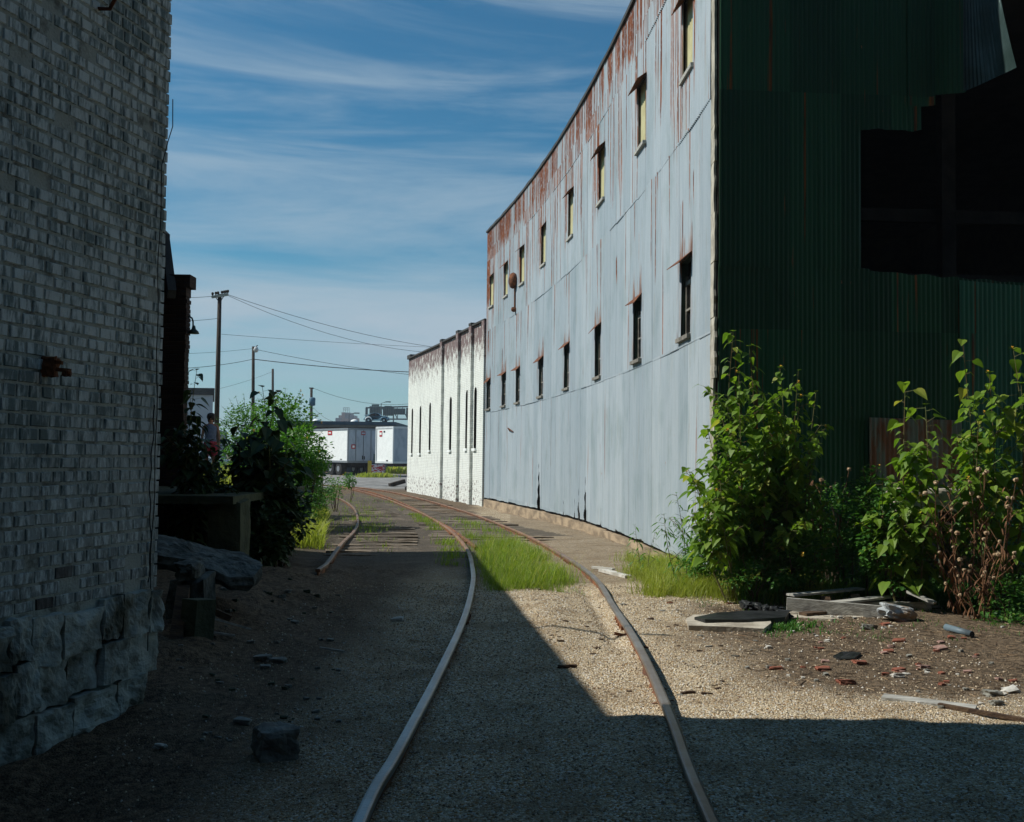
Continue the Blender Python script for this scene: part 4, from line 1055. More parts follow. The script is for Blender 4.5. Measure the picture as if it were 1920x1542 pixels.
# ================================================================== FAR THINGS
def plane_part(root,name,mat,P,ex,ey,x0,x1,y0,y1,n,off=.0,th=.01):
    """thin decal box on a face: P origin, ex/ey axes, n outward normal"""
    mb=MB(); V=[P+ex*a+ey*b+n*o for o in (off,off+th) for a,b in ((x0,y0),(x1,y0),(x1,y1),(x0,y1))]
    mb.add(V,[(0,3,2,1),(4,5,6,7),(0,1,5,4),(1,2,6,5),(2,3,7,6),(3,0,4,7)]); return part(mb,name,mat,root)
ZV=Vector((0,0,1))
def trailer(C,e1,e2,L,W,zb,zt,label,endmat,sidemat,kind):
    """C = nearest vertical corner; e1 along the left visible face, e2 along the right one"""
    t=empty('semi_trailer',(C.x,C.y,gh0(C.x,C.y)),label,'trailer','box trailers parked beyond the crossing'); z0=t.location.z
    L1,L2=(L,W) if kind=='sideleft' else (W,L)
    mb=MB(); V=[C+e1*a+e2*b+ZV*z for z in (zb,zt) for a,b in ((0,0),(L1,0),(L1,L2),(0,L2))]
    mb.add(V,[(0,3,2,1),(4,5,6,7)],0); mb.add(V,[(0,1,5,4),(2,3,7,6)],0); mb.add(V,[(1,2,6,5),(3,0,4,7)],1)
    part(mb,'box_body',[sidemat,endmat],t)
    n1=-e2; n2=-e1
    mb=MB()
    for z in (zb+.08,zt-.06):
        mb.beam(C+n1*.02+ZV*z,C+e1*L1+n1*.02+ZV*z,.05,.14); mb.beam(C+n2*.02+ZV*z,C+e2*L2+n2*.02+ZV*z,.05,.14)
    for p in (C,C+e1*L1,C+e2*L2): mb.beam(p+ZV*zb+(n1+n2)*.012,p+ZV*zt+(n1+n2)*.012,.09,.09,0,e1)
    part(mb,'edge_rail',M['offwhite'] if kind!='sideleft' else M['cargrey'],t)
    def legs(c0,ax,cross,d):
        mb=MB()
        for s in (-1,1):
            p=c0+cross*s*.85; mb.beam(p+ZV*(z0),p+ZV*zb,.22,.22,0,e1); mb.beam(p+ZV*z0,p+ZV*(z0+.05),.5,.5,0,e1)
            mb.beam(p+ax*.1+ZV*(z0+.35),p+ax*1.1+ZV*(zb-.02),.1,.1)
        mb.beam(c0-cross*.85+ZV*(z0+.5),c0+cross*.85+ZV*(z0+.5),.1,.12)
        part(mb,'landing_gear',M['steel'],t)
    ax=e1 if kind=='sideleft' else e2; cr=e2 if kind=='sideleft' else e1
    mid=cr*(W/2)
    mb=MB(); mb.beam(C+mid+ax*.5+ZV*(zb-.12),C+mid+ax*(L-.5)+ZV*(zb-.12),.9,.2,0,ZV); part(mb,'chassis',M['steel'],t)
    def axle(d):
        for s in (-1,1):
            c=C+mid+ax*d+cr*s*(W/2-.3)+ZV*(z0+.5); q=Vector((0,0,1)).rotation_difference(cr).to_matrix()
            mb=MB(); mb.lathe(c,[(.3,-.25),(.5,-.22),(.5,.22),(.3,.25)],16,'z',0,q); wh=part(mb,'wheel',M['black'],t,False)
            mb=MB(); mb.lathe(c,[(.22,-.26),(.22,.26)],10,'z',0,q); part(mb,'rim',M['cargrey'],wh)
        mb=MB(); mb.beam(C+mid+ax*(d-.5)+ZV*(z0+.75),C+mid+ax*(d+.5)+ZV*(z0+.75),1.2,.3); part(mb,'suspension',M['steel'],t)
    if kind=='sideleft': axle(1.6); axle(2.9); legs(C+mid+ax*9.5,ax,cr,1)
    else: legs(C+mid+ax*2.6,ax,cr,1); axle(L-1.6); axle(L-2.9)
    return t,n1,n2
zg=lambda px,py,Y: at(px,py,Y).z
YT=78.
C1=at(652,860,YT); C1.z=0
zt=zg(652,803,YT); zb=zg(652,868,YT)
a1=R(152); e1=Vector((math.cos(a1),math.sin(a1),0)); a2=R(62)
# left visible face goes left & back, right visible face goes right & back
e1=Vector((-.60,.80,0)); e2=Vector((.80,.60,0))
t1,n1,n2=trailer(C1,e1,e2,13.,2.6,zb,zt,'white box trailer at left with rear doors greyed for shade toward the crossing',M['shadedpanel'],M['white'],'sideleft')
w=2.6
for x in (w*.5,): plane_part(t1,'door_seam',M['steel'],C1,e2,ZV,x-.015,x+.015,zb+.15,zt-.1,n2,.012)
for x in (w*.25,w*.75): plane_part(t1,'lock_rod',M['cargrey'],C1,e2,ZV,x-.03,x+.03,zb+.1,zt-.1,n2,.012,.03)
plane_part(t1,'shield_sticker',M['red'],C1,e2,ZV,.28,.62,zb+1.05,zb+1.38,n2,.012); plane_part(t1,'shield_sticker',M['white'],C1,e2,ZV,.36,.54,zb+1.13,zb+1.30,n2,.024)
plane_part(t1,'logo_panel',M['red'],C1,e2,ZV,1.1,1.45,zt-.5,zt-.22,n2,.012); plane_part(t1,'logo_panel',M['shadedpanel'],C1,e2,ZV,1.14,1.41,zt-.42,zt-.3,n2,.024)
plane_part(t1,'black_plate',M['black'],C1,e2,ZV,1.2,1.28,zb+.25,zb+.55,n2,.012); plane_part(t1,'black_plate',M['black'],C1,e2,ZV,1.36,1.44,zb+.25,zb+.5,n2,.012)
plane_part(t1,'green_box',M['signback'],C1,e2,ZV,2.2,2.42,zb+.2,zb+.68,n2,.012,.05)
plane_part(t1,'logo_panel',M['red'],C1,e1,ZV,2.6,3.3,zt-.5,zt-.18,n1,.012); plane_part(t1,'logo_panel',M['white'],C1,e1,ZV,2.75,3.15,zt-.38,zt-.28,n1,.024)
plane_part(t1,'black_plate',M['steel'],C1,e1,ZV,.9,1.2,zb+.22,zb+.28,n1,.012)
C2=at(737,860,YT-2.6); C2.z=0
e1b=Vector((-.60,.80,0)); e2b=Vector((.80,.60,0))
zt2=zg(737,800,YT-2.6); 
t2,n1,n2=trailer(C2,e1b,e2b,13.,2.47,zb,zt2,'white box trailer at right whose nose stands beside the white brick building',M['white'],M['shadedpanel'],'noseleft')
# nose gets the sunlit white, long side the shade grey
t2.children[0].data.materials[0]=M['white']; t2.children[0].data.materials[1]=M['shadedpanel']
plane_part(t2,'logo_panel',M['red'],C2,e1b,ZV,1.62,2.0,zt2-.72,zt2-.3,n1,.012); plane_part(t2,'logo_panel',M['white'],C2,e1b,ZV,1.66,1.96,zt2-.6,zt2-.42,n1,.024)
plane_part(t2,'black_plate',M['steel'],C2,e1b,ZV,1.2,1.42,zt2-.42,zt2-.3,n1,.012)
plane_part(t2,'black_plate',M['steel'],C2,e1b,ZV,.72,.98,zb+.15,zb+.25,n1,.012)
plane_part(t2,'logo_panel',M['red'],C2,e2b,ZV,1.3,2.5,zt2-.75,zt2-.3,n2,.012); plane_part(t2,'logo_panel',M['white'],C2,e2b,ZV,1.5,2.3,zt2-.62,zt2-.4,n2,.024)
# long flat roofed warehouse behind
Yw=92.
wh=empty('flat_roof_warehouse',(at(640,860,Yw).x,Yw,0),'long low warehouse with blue flat roof edge behind the trailers','building')
xa=at(540,795,Yw).x; xb=at(742,795,Yw).x; zr=zg(650,790.5,Yw); zr0=zg(650,797,Yw); zr1=zg(650,801,Yw)
mb=MB(); ubox(mb,xa,xb,Yw,Yw+26,zr0,zr); part(mb,'roof',M['blueroof'],wh)
mb=MB(); ubox(mb,xa,xb-.2,Yw+.2,Yw+25.8,zr1,zr0-.005); part(mb,'soffit',M['soffit'],wh)
mb=MB(); ubox(mb,xa+1,at(700,795,Yw).x,Yw+2.5,Yw+25,-.2,zr1-.01); part(mb,'wall',M['warehouse'],wh)
for px,py in ((593,790.5),(664.5,791)):
    c=at(px,py,Yw+1.2); mb=MB(); mb.lathe((c.x,c.y,zr-.02),[(.36,0),(.36,.06),(.28,.17),(.14,.24),(.02,.26)],14); part(mb,'skylight_dome',M['white'],wh,True)
# ---- cars
def car(name,loc,rz,label,group,mat,prof,W,L,wheels,wr,scale=1.,round_=False,glass=None):
    root=empty(name,loc,label,'car',group); root.rotation_euler=(0,0,rz)
    def add(mb,nm,mt,par=None,sm=False): return mb.build(nm,mt,par or root,sm)
    # body: profile (x,z) outlines at several widths
    mb=MB(); n=len(prof); secs=((-.5,.93),(-.46,1.),(0,1.),(.46,1.),(.5,.93)); V=[]
    for (f,s) in secs:
        for (x,z,wf) in prof:
            V.append((x*s,f*W*wf,z if s==1. else z*.97+.02))
    Fc=[]
    for i in range(len(secs)-1):
        for k in range(n): Fc.append((i*n+k,(i+1)*n+k,(i+1)*n+(k+1)%n,i*n+(k+1)%n))
    Fc.append(tuple(range(n))[::-1]); Fc.append(tuple((len(secs)-1)*n+k for k in range(n)))
    mb.add(V,Fc); add(mb,'body',mat,None,round_)
    for x in wheels:
        for s in (-1,1):
            mb=MB(); mb.lathe((x,s*(W/2-.09),wr),[(wr*.6,-.11),(wr,-.1),(wr,.1),(wr*.6,.11)],16,'y'); w_=add(mb,'wheel',M['black'])
            mb=MB(); mb.lathe((x,s*(W/2-.09),wr),[(wr*.5,-.12),(wr*.5,.12)],10,'y'); add(mb,'hubcap',M['chrome'],w_)
    if glass:
        for s in (-1,1):
            for g in glass:
                mb=MB(); V=[(x,s*(W*wf/2+.004),z) for (x,z,wf) in g]+[(x,s*(W*wf/2-.02),z) for (x,z,wf) in g]; k=len(g)
                mb.add(V,[tuple(range(k)),tuple(range(k,2*k))[::-1]]+[(i,(i+1)%k,k+(i+1)%k,k+i) for i in range(k)]); add(mb,'side_window',M['glass'])
    for s in (-1,1):
        mb=MB(); mb.lathe((prof[0][0]*.97,s*W*.34,.62),[(.02,-.06),(.10,-.02),(.10,.04)],10,'x'); add(mb,'headlight',M['headlamp'])
    return root
beetle=[(2.0,.38,.9),(2.02,.62,.9),(1.85,.82,.86),(1.35,.98,.82),(.75,1.02,.86),(.42,1.34,.72),(.05,1.49,.66),(-.45,1.49,.66),(-.95,1.36,.68),(-1.45,1.08,.72),(-1.88,.78,.80),(-2.02,.5,.85),(-2.0,.34,.88),(-1.5,.28,.95),(1.5,.28,.95)]
Yc=Yw+1.3
c=at(704,797,Yc)
bt=car('parked_car',(c.x,Yc+.9,zr+.01),R(-2),'small rounded pale blue car standing on the warehouse roof',None,M['carblue'],beetle,1.55,4.0,(-1.2,1.22),.33,1,True,
   [[(.62,1.02,.86),(.38,1.30,.745),(-.0,1.42,.70),(-.1,1.02,.86)],[(-.18,1.02,.86),(-.1,1.42,.70),(-.6,1.42,.70),(-1.1,1.22,.73),(-1.05,1.02,.84)]])
for x in (-1.2,1.22):
    for s in (-1,1):
        mb=MB(); pts=[(x+.5*math.cos(t),s*.72,.33+.46*math.sin(t)) for t in [math.pi*i/8 for i in range(9)]]; mb.tube(pts,.10,6); mb.build('fender',M['carblue'] if x>0 else M['white'],bt,True)
mb=MB(); mb.add([(-1.30,-.5,1.25),(-1.30,.5,1.25),(-2.0,.5,1.10),(-2.0,-.5,1.10),(-1.30,-.5,1.29),(-1.30,.5,1.29),(-2.0,.5,1.14),(-2.0,-.5,1.14)],[(0,1,2,3),(7,6,5,4),(0,4,5,1),(1,5,6,2),(2,6,7,3),(3,7,4,0)]); mb.build('engine_lid',M['white'],bt)
sc_=(c.x-at(680,797,Yc).x)/2.0; bt.scale=(sc_,sc_,sc_)
sedan=[(2.25,.45,.92),(2.3,.62,.94),(2.2,.80,.93),(1.1,.93,.92),(.45,1.35,.74),(-.9,1.38,.74),(-1.6,.98,.9),(-2.2,.92,.92),(-2.28,.6,.93),(-2.2,.32,.95),(2.2,.30,.95)]
sg=[[(.95,.95,.90),(.42,1.30,.76),(-.2,1.31,.76),(-.2,.95,.91)],[(-.28,.95,.91),(-.28,1.31,.76),(-.88,1.32,.76),(-1.45,.97,.9)]]
Yc=60; p=at(424,850,Yc); zt_=at(400,843,Yc).z
car('parked_car',(p.x-2.2,Yc,zt_-1.38),R(4),'grey car parked far off behind the standing person','cars far off behind the dock plants',M['cargrey'],sedan,1.75,4.5,(-1.4,1.4),.32,1,False,sg)
p=at(374,850,Yc+4); car('parked_car',(p.x-2.0,Yc+4,at(360,838,Yc+4).z-1.38),R(4),'white car parked far off next to the dark brick pier','cars far off behind the dock plants',M['white'],sedan,1.75,4.5,(-1.4,1.4),.32,1,False,sg)
# grey house at far left
Yh=75.; hw=empty('grey_house',(at(340,850,Yh).x,Yh,0),'plain grey two storey block with dark roof edge behind the dock plants','building')
xa=at(300,800,Yh).x; xb=at(398,800,Yh).x; zt_=zg(380,728,Yh)
def taper(mb,x0,x1,y0,y1,z0,z1):
    k=y1/y0; c=[Vector((x0,y0,0)),Vector((x1,y0,0)),Vector((x1*k,y1,0)),Vector((x0*k,y1,0))]
    for i in range(4): quadwall(mb,c[i],c[(i+1)%4],z0,z1)
    mb.add([p+ZV*z1 for p in c],[(0,1,2,3)]); mb.add([p+ZV*z0 for p in c],[(3,2,1,0)])
mb=MB(); taper(mb,xa-6,xb,Yh,Yh+10,-.3,zt_-.5); part(mb,'wall',M['housewall'],hw)
mb=MB(); taper(mb,xa-6.1,xb+.15,Yh-.15,Yh+10.1,zt_-.5,zt_); part(mb,'roof',M['roofing'],hw)
mb=MB(); taper(mb,at(403,800,Yh+4).x,at(426,800,Yh+4).x,Yh+4,Yh+9,-.3,zg(420,806,Yh)); part(mb,'annex',M['housewall'],hw)
# barrier with faded red and white paint
Yb=70.; p=gpt(706,893); sgn=empty('painted_barrier',p,'low red and white painted barrier standing in weeds before the trailers','barrier')
Yb=p.y; k=Yb/1950
mb=MB(); r=random.Random(9); W=30*k; H=21*k
mb.rock(p+ZV*(H*.5),(W,.5,H*1.05),3,.9,None,6,.06)
tt=NT('faded_red_white_paint'); f=tt.ramp(tt.noise(tt.mapv(tt.obj(),(2.2,1,4)),1.7,3.,.6),.49,.53); tt.fin(tt.mix(f,(.42,.02,.04),(.62,.60,.66)),.7); M['barrier']=tt.m
part(mb,'panel',M['barrier'],sgn)
mb=MB(); q=at(693,880,Yb-.3); mb.beam((q.x,q.y,0),(q.x,q.y,at(693,864,Yb).z),.28,.1); part(mb,'post',M['yellowp'],sgn)
# ---- utility poles
def pole(px_top,py_top,px_bot,Y,rad,label,cross=True,name='utility_pole',group='utility poles along the lot'):
    t_=at(px_top,py_top,Y); b=at(px_bot,845,Y); dz=(t_.z+.2)/(t_.z-b.z)
    base=t_+(b-t_)*dz
    root=empty(name,(base.x,Y,0),label,'pole',group)
    mb=MB(); mb.tube([(base.x,Y,-.3),((base.x+t_.x)/2,Y,t_.z/2),(t_.x,Y,t_.z)],[rad*1.15,rad*1.05,rad*.85],10); part(mb,'shaft',M['pole'],root,True)
    return root,t_
YA=44.
ra,ta=pole(412,552,405,YA,.10,'tallest wooden pole with a crossarm, rising behind the dock plants')
mb=MB(); a=at(397,557.5,YA-.1); b=at(428,552.5,YA-.1); mb.beam(a,b,.10,.10); part(mb,'crossarm',M['greywood'],ra)
for f in (.05,.25,.38,.62,.75,.86,.97):
    mb=MB(); q=a.lerp(b,f)+ZV*.05; mb.lathe(q,[(.025,0),(.03,.04),(.055,.06),(.055,.13),(.03,.15)],8); part(mb,'insulator',M['pole'],ra)
mb=MB(); mb.beam(at(404,557,YA-.1),at(411,567,YA-.1),.03,.03); mb.beam(at(420,555,YA-.1),at(413,566,YA-.1),.03,.03); part(mb,'brace',M['pole'],ra)
YB=62.
rb,tb_=pole(475,650,474,YB,.10,'mid height wooden pole carrying a white lamp head')
mb=MB(); c=at(480,656,YB-.3); mb.lathe(c,[(.05,.18),(.12,.1),(.16,-.02),(.10,-.14),(.03,-.17)],12); part(mb,'lamp_head',M['headlamp'],rb,True)
mb=MB(); mb.tube([at(476,655,YB),at(480,650,YB-.2),at(483,648,YB-.25)],.03,6); part(mb,'lamp_arm',M['pole'],rb)
rc_,tc=pole(511.5,692,511,95.,.12,'thin distant wooden pole between the lamp pole and transformer pole')
YD=100.
rd_,td=pole(584,727,583,YD,.14,'distant wooden pole carrying a blue transformer can')
mb=MB(); c=at(585.5,753,YD-.4); mb.lathe(c,[(.15,-.42),(.3,-.38),(.3,.30),(.22,.38),(.05,.40)],14); part(mb,'transformer',M['transformer'],rd_,True)
mb=MB(); mb.beam(at(580,728,YD),at(588,728.5,YD),.12,.12); part(mb,'crossarm',M['pole'],rd_)
def wire(pa,pb,sag,r_,label,n=16):
    mb=MB(); pts=[pa.lerp(pb,i/n)-ZV*(sag*4*(i/n)*(1-i/n)) for i in range(n+1)]; mb.tube(pts,r_,4)
    thing(mb,'overhead_wire',M['wire'],label,'wire','overhead wires across the sky')
wire(at(428,553,YA),at(930,662,60),.5,.010,'upper wire of the pair falling right from the tall pole')
wire(at(424,553,YA),at(930,657,61),1.0,.009,'lower slacker wire of the pair falling right from the tall pole')
wire(at(397,556,YA),at(250,551,40),.1,.009,'short wire from the tall pole crossarm to the left')
wire(at(411,597,YA),at(250,599,40),.1,.008,'short wire from halfway up the tall pole to the left')
wire(at(415,627,YA),at(930,655,60),.1,.007,'faint nearly level wire leaving the tall pole to the right')
wire(at(477,674,YB),at(930,700,64),.25,.022,'thickest dark wire from the lamp pole to the white building')
wire(at(477,655,YB),at(930,716,64),.3,.012,'thin wire starting beside the lamp and crossing the thick wire')
wire(at(474,674,YB),at(250,692,50),.2,.014,'dark wire from the lamp pole down to the left')
wire(at(474,654,YB),at(250,665,50),.1,.008,'thin wire from the lamp pole top to the left')
wire(at(511,697,95),at(350,742,70),.2,.010,'faint wire from the thin distant pole down to the left')
wire(at(587,728,YD),at(930,700,110),2.4,.016,'sagging wire from the transformer pole toward the white building')
wire(at(587,764,YD),at(640,792,95),.4,.012,'short wire dropping from the transformer pole to the warehouse')
# ---- highway sign gantry
YG=210.; g=empty('sign_gantry',(at(720,855,YG).x,YG,0),'overhead highway gantry with the backs of four large grey green signs','gantry')
gp=lambda x,y,dy=0: at(x,y,YG+dy)
mb=MB()
for (a,b) in (((686,765),(790,762)),((686,786),(790,786.5))): mb.beam(gp(*a),gp(*b),.28,.28)
for i in range(11): x=688+i*9.5; mb.beam(gp(x,765),gp(x+(9.5 if i%2 else 0),786),.16,.16)
part(mb,'truss',M['trussmetal'],g)
for x in (687.5,738): mb=MB(); q=gp(x,765); mb.beam((q.x,YG,-.2),(q.x,YG,q.z),.45 if x<700 else .2,.45); part(mb,'gantry_post',M['trussmetal'],g)
for (x0,y0,x1,y1) in ((693,762,716,782),(718,764.5,738,780),(739,766,760,778),(761.5,765,782,783)):
    a=gp(x0,y0,-.5); b=gp(x1,y1,-.5); mb=MB(); mb.box(((a.x+b.x)/2,YG-.5,(a.z+b.z)/2),(b.x-a.x,.12,a.z-b.z)); sp=part(mb,'sign_panel',M['signback'],g)
    mb=MB()
    for i in range(5): x=a.x+(b.x-a.x)*(i+.5)/5; mb.beam((x,YG-.66,b.z),(x,YG-.66,a.z),.12,.18)
    part(mb,'stiffener',M['trussmetal'],sp)
for (x0,y0,x1,y1) in ((697,758.5,711,762),(721,761.3,735,764.3)):
    a=gp(x0,y0,-.5); b=gp(x1,y1,-.5); mb=MB(); mb.box(((a.x+b.x)/2,YG-.5,(a.z+b.z)/2),(b.x-a.x,.12,a.z-b.z)); part(mb,'exit_tab',M['signback'],g)
# highway lamps
for i,(x,y,yb) in enumerate(((670,775,800),(729,754,775))):
    Yl=190+i*15; q=at(x,y,Yl); mb=MB(); r0=empty('highway_lamp',(q.x-1.2,Yl,0),('faint highway lamp to the left of the gantry','faint highway lamp above the gantry signs')[i],'street lamp','highway lamps')
    mb.tube([(q.x-1.5,Yl,0),(q.x-1.5,Yl,q.z-.3),(q.x-.6,Yl,q.z)],.07,6); part(mb,'post',M['trussmetal'],r0); mb=MB(); mb.box((q.x-.1,Yl,q.z),(1.0,.3,.2)); part(mb,'lamp_head',M['trussmetal'],r0)
# ---- city blocks
YK=620.; 
def tower(x0,x1,yt,dy,mat,root,name,cols,rows):
    a=at(x0,yt,YK+dy); b=at(x1,yt,YK+dy); mb=MB(); ubox(mb,a.x,b.x,YK+dy,YK+dy+14,0,a.z); o=part(mb,name,mat,root)
    mb=MB(); W=b.x-a.x; H=a.z
    for i in range(cols):
        for j in range(rows):
            cx=a.x+W*(i+.5)/cols; cz=H-1.2-(j+.3)*3.0
            if cz<3: continue
            mb.box((cx,YK+dy-.04,cz),(W/cols*.55,.1,1.3))
    if cols: part(mb,'window_rows',M['cityglass'],o)
ct=empty('city_building',(at(650,860,YK).x,YK,0),'distant stepped brick and glass tower on the skyline above the roof','building')
tower(629,638,784,0,M['cityglass'],ct,'glass_block',0,0); tower(635,641.5,779,1,M['citybrick'],ct,'brick_block',2,7)
tower(640.5,646,773.5,2,M['citybrick'],ct,'brick_block',0,0); tower(646,657,774,4,M['cityglass'],ct,'glass_block',0,0); tower(657,664,779,3,M['cityglass'],ct,'glass_block',0,0); tower(664,667.5,783.5,2,M['citybrick'],ct,'brick_block',1,5)
tower(644,652,785,-4,M['citybrick'],ct,'brick_block',2,5)
mb=MB(); a=at(644,765,YK+8); b=at(655,765,YK+8); c=at(644,774,YK+8)
for i in range(4): x=a.x+(b.x-a.x)*i/3; mb.beam((x,YK+8,c.z-1),(x,YK+8,a.z),.2,.2)
mb.beam(a,b,.3,.3); mb.beam(at(644,769,YK+8),at(655,769,YK+8),.25,.25); part(mb,'rooftop_frame',M['trussmetal'],ct)
# ================================================================== VEGETATION
HEART=[(0,0),(-.04,.22),(.10,.40),(.32,.42),(.6,.27),(.85,.1),(1,0)]
LANCE=[(0,0),(.2,.10),(.5,.13),(.8,.07),(1,0)]
OVAL=[(0,0),(.3,.3),(.65,.26),(1,0)]
def leaf(mb,p,d,size,shape,droop,fold,r,mi=0,roll=0.):
    d=d.normalized(); sd=d.cross(ZV)
    if sd.length<.05: sd=Vector((1,0,0))
    sd.normalize(); up=sd.cross(d); 
    if roll: 
        q=Quaternion(d,roll); sd=q@sd; up=q@up
    V=[];n=len(shape); kw=r.uniform(.75,1.15); ks=r.uniform(-.12,.12)
    for (t_,w_) in shape:
        w_=w_*kw
        c=p+d*(t_*size)-ZV*(droop*size*max(t_,0)**2)+sd*(ks*size*t_*t_)
        V.append(c); 
        if w_>0:
            V.append(c+sd*w_*size+up*(fold*w_*size)); V.append(c-sd*w_*size+up*(fold*w_*size))
    # index
    ix=[];k=0
    for (t_,w_) in shape:
        if w_>0: ix.append((k,k+1,k+2)); k+=3
        else: ix.append((k,k,k)); k+=1
    Fc=[]
    for a,b in zip(ix,ix[1:]):
        for s in (1,2):
            f=[a[0],b[0],b[s],a[s]]; f=[x for i,x in enumerate(f) if x not in f[:i]]
            if len(f)>=3: Fc.append(tuple(f) if s==1 else tuple(f[::-1]))
    mb.add(V,Fc,mi)
def rdir(r,up=0.):
    a=r.uniform(0,2*math.pi); return Vector((math.cos(a),math.sin(a),up))
def stemline(base,top,bend,n=8,r=None):
    side=Vector((r.uniform(-1,1),r.uniform(-1,1),0))*bend
    return [base.lerp(top,i/n)+side*math.sin(math.pi*i/n) for i in range(n+1)]
def weed(name,label,cat,tops,leafmat_,size,seed,nper=26,shape=HEART,branches=3,group=None,flowers=0,stemr=.012,base_jit=.15,low=.12,flowermat='petal'):
    """tops: list of (base point, top point). One plant clump."""
    r=random.Random(seed); fol=MB(); st=MB(); fls=[]
    b0=tops[0][0]; root=empty(name,(b0.x,b0.y,b0.z),label,cat,group)
    for (base,top) in tops:
        L=stemline(base,top,(top-base).length*.05,10,r); st.tube(L,[stemr*(1-.75*i/10) for i in range(11)],5)
        H=(top-base).length
        lines=[(L,1.)]
        for k in range(branches):
            f=r.uniform(.25,.8); i=int(f*10); p=L[i]; d=rdir(r,.9).normalized(); l=H*r.uniform(.18,.34)*(1.15-f*.6)
            B=stemline(p,p+d*l,.04,5,r); st.tube(B,[stemr*.5*(1-.12*j) for j in range(6)],4); lines.append((B,.75))
        for (P,sc__) in lines:
            n=int(nper*(1 if sc__==1. else .4)); 
            for k in range(n):
                f=low+(1-low)*(k+r.random())/n if sc__==1. else .2+.8*(k+r.random())/n
                q=f*(len(P)-1); i=min(int(q),len(P)-2); p=P[i].lerp(P[i+1],q-i)
                taper=(1.12-.42*f) if sc__==1. else (1-.3*f)
                s=size*taper*r.choice((.45,.7,.85,1.,1.1,1.2))*r.uniform(.85,1.1)*sc__
                d=rdir(r,r.uniform(-.1,.55)); pl=s*r.uniform(.35,.9); e=p+d.normalized()*pl
                st.tube([p,e],[.0025,.0018],3,0,False)
                d2=(d+Vector((0,0,-.5-r.random()*.55))); leaf(fol,e,d2,s,shape,r.uniform(.1,.45),r.uniform(.05,.4),r,0,r.uniform(-.5,.5))
        for k in range(r.randint(4,6)):
            leaf(fol,L[-1],rdir(r,.5),size*.35,shape,.2,.3,r)
        if flowers:
            for k in range(flowers):
                p=r.choice(lines)[0][-1]+Vector((r.uniform(-.03,.03),r.uniform(-.03,.03),.02))
                fl=MB(); fls.append(fl)
                for j in range(8):
                    a=2*math.pi*j/8; leaf(fl,p,Vector((math.cos(a),math.sin(a)*.6,math.sin(a)*.8)),size*.12+.008,OVAL,0,.1,r)
    o=part(fol,'foliage',leafmat_,root); part(st,'stem',M['stem'],root)
    for fl in fls: part(fl,'flower',M[flowermat],root)
    return root
def bushcrown(name,label,blobs,n,size,seed,mat,group=None,cat='bush',shape=OVAL,stems=5,gate=.0,fl=0):
    r=random.Random(seed); fol=MB(); sts=[]; flws=[]
    c0,_=blobs[0]; base=Vector((c0.x,c0.y,gh0(c0.x,c0.y))); root=empty(name,base,label,cat,group)
    vol=[rr[0]*rr[1]*rr[2] if isinstance(rr,tuple) else rr**3 for _,rr in blobs]; tot=sum(v**.7 for v in vol)
    for (c,rr),v in zip(blobs,vol):
        if not isinstance(rr,tuple): rr=(rr,rr,rr)
        m=int(n*v**.7/tot)
        for k in range(m):
            d=Vector((r.gauss(0,1),r.gauss(0,1),r.gauss(0,1))).normalized(); f=r.random()**.45
            nz=noise.noise(d*1.9+c*.7+Vector((seed,0,0))); f*=1+.38*nz
            q=c+Vector((d.x*rr[0],d.y*rr[1],d.z*rr[2]))*f
            if noise.noise(q*2.3/max(.6,max(rr)))<gate-.25: continue
            if q.z<gh0(q.x,q.y): continue
            leaf(fol,q,(d+rdir(r,r.uniform(-.5,.6))),size*r.uniform(.6,1.3),shape,.2,r.uniform(0,.35),r,0,r.uniform(-.7,.7))
        # outlying sprigs
        for k in range(max(3,int(m/220))):
            d=Vector((r.gauss(0,1),r.gauss(0,1),abs(r.gauss(0,1))+.2)).normalized(); a=c+Vector((d.x*rr[0],d.y*rr[1],d.z*rr[2]))*.8; b=a+d*max(rr)*.45
            fol.tube([a,b],[.006,.003],4,1)
            for j in range(10):
                leaf(fol,a.lerp(b,r.random()),rdir(r,r.uniform(-.3,.6)),size*r.uniform(.6,1.1),shape,.2,.2,r)
            if fl and r.random()<.3:
                flw=MB(); flws.append(flw)
                for j in range(7):
                    t_=2*math.pi*j/7; leaf(flw,b,Vector((math.cos(t_),math.sin(t_)*.5,math.sin(t_))),size*.5,OVAL,0,.1,r)
        for k in range(stems):
            b=c+Vector((r.uniform(-.6,.6)*rr[0],r.uniform(-.6,.6)*rr[1],r.uniform(-.2,.6)*rr[2])); a=Vector((c.x+(b.x-c.x)*.3,c.y+(b.y-c.y)*.3,gh0(c.x,c.y)-.05)); 
            st=MB(); st.tube(stemline(a,b,.08,5,r),[.016,.014,.012,.010,.007,.004],5); sts.append(st)
    part(fol,'foliage',[mat,M['bark']],root)
    for st in sts: part(st,'stem',M['bark'],root)
    for flw in flws: part(flw,'flower',M['petal'],root)
    return root
def G(px,py): return gpt(px,py)
def T(px,py,Y): return at(px,py,Y)
def bt_(pxb,Yb,pxt,pyt,Yt=None):
    b=at(pxb,900,Yb); b.z=gh(b.x,Yb)-.02; return (b,at(pxt,pyt,Yt if Yt else Yb))
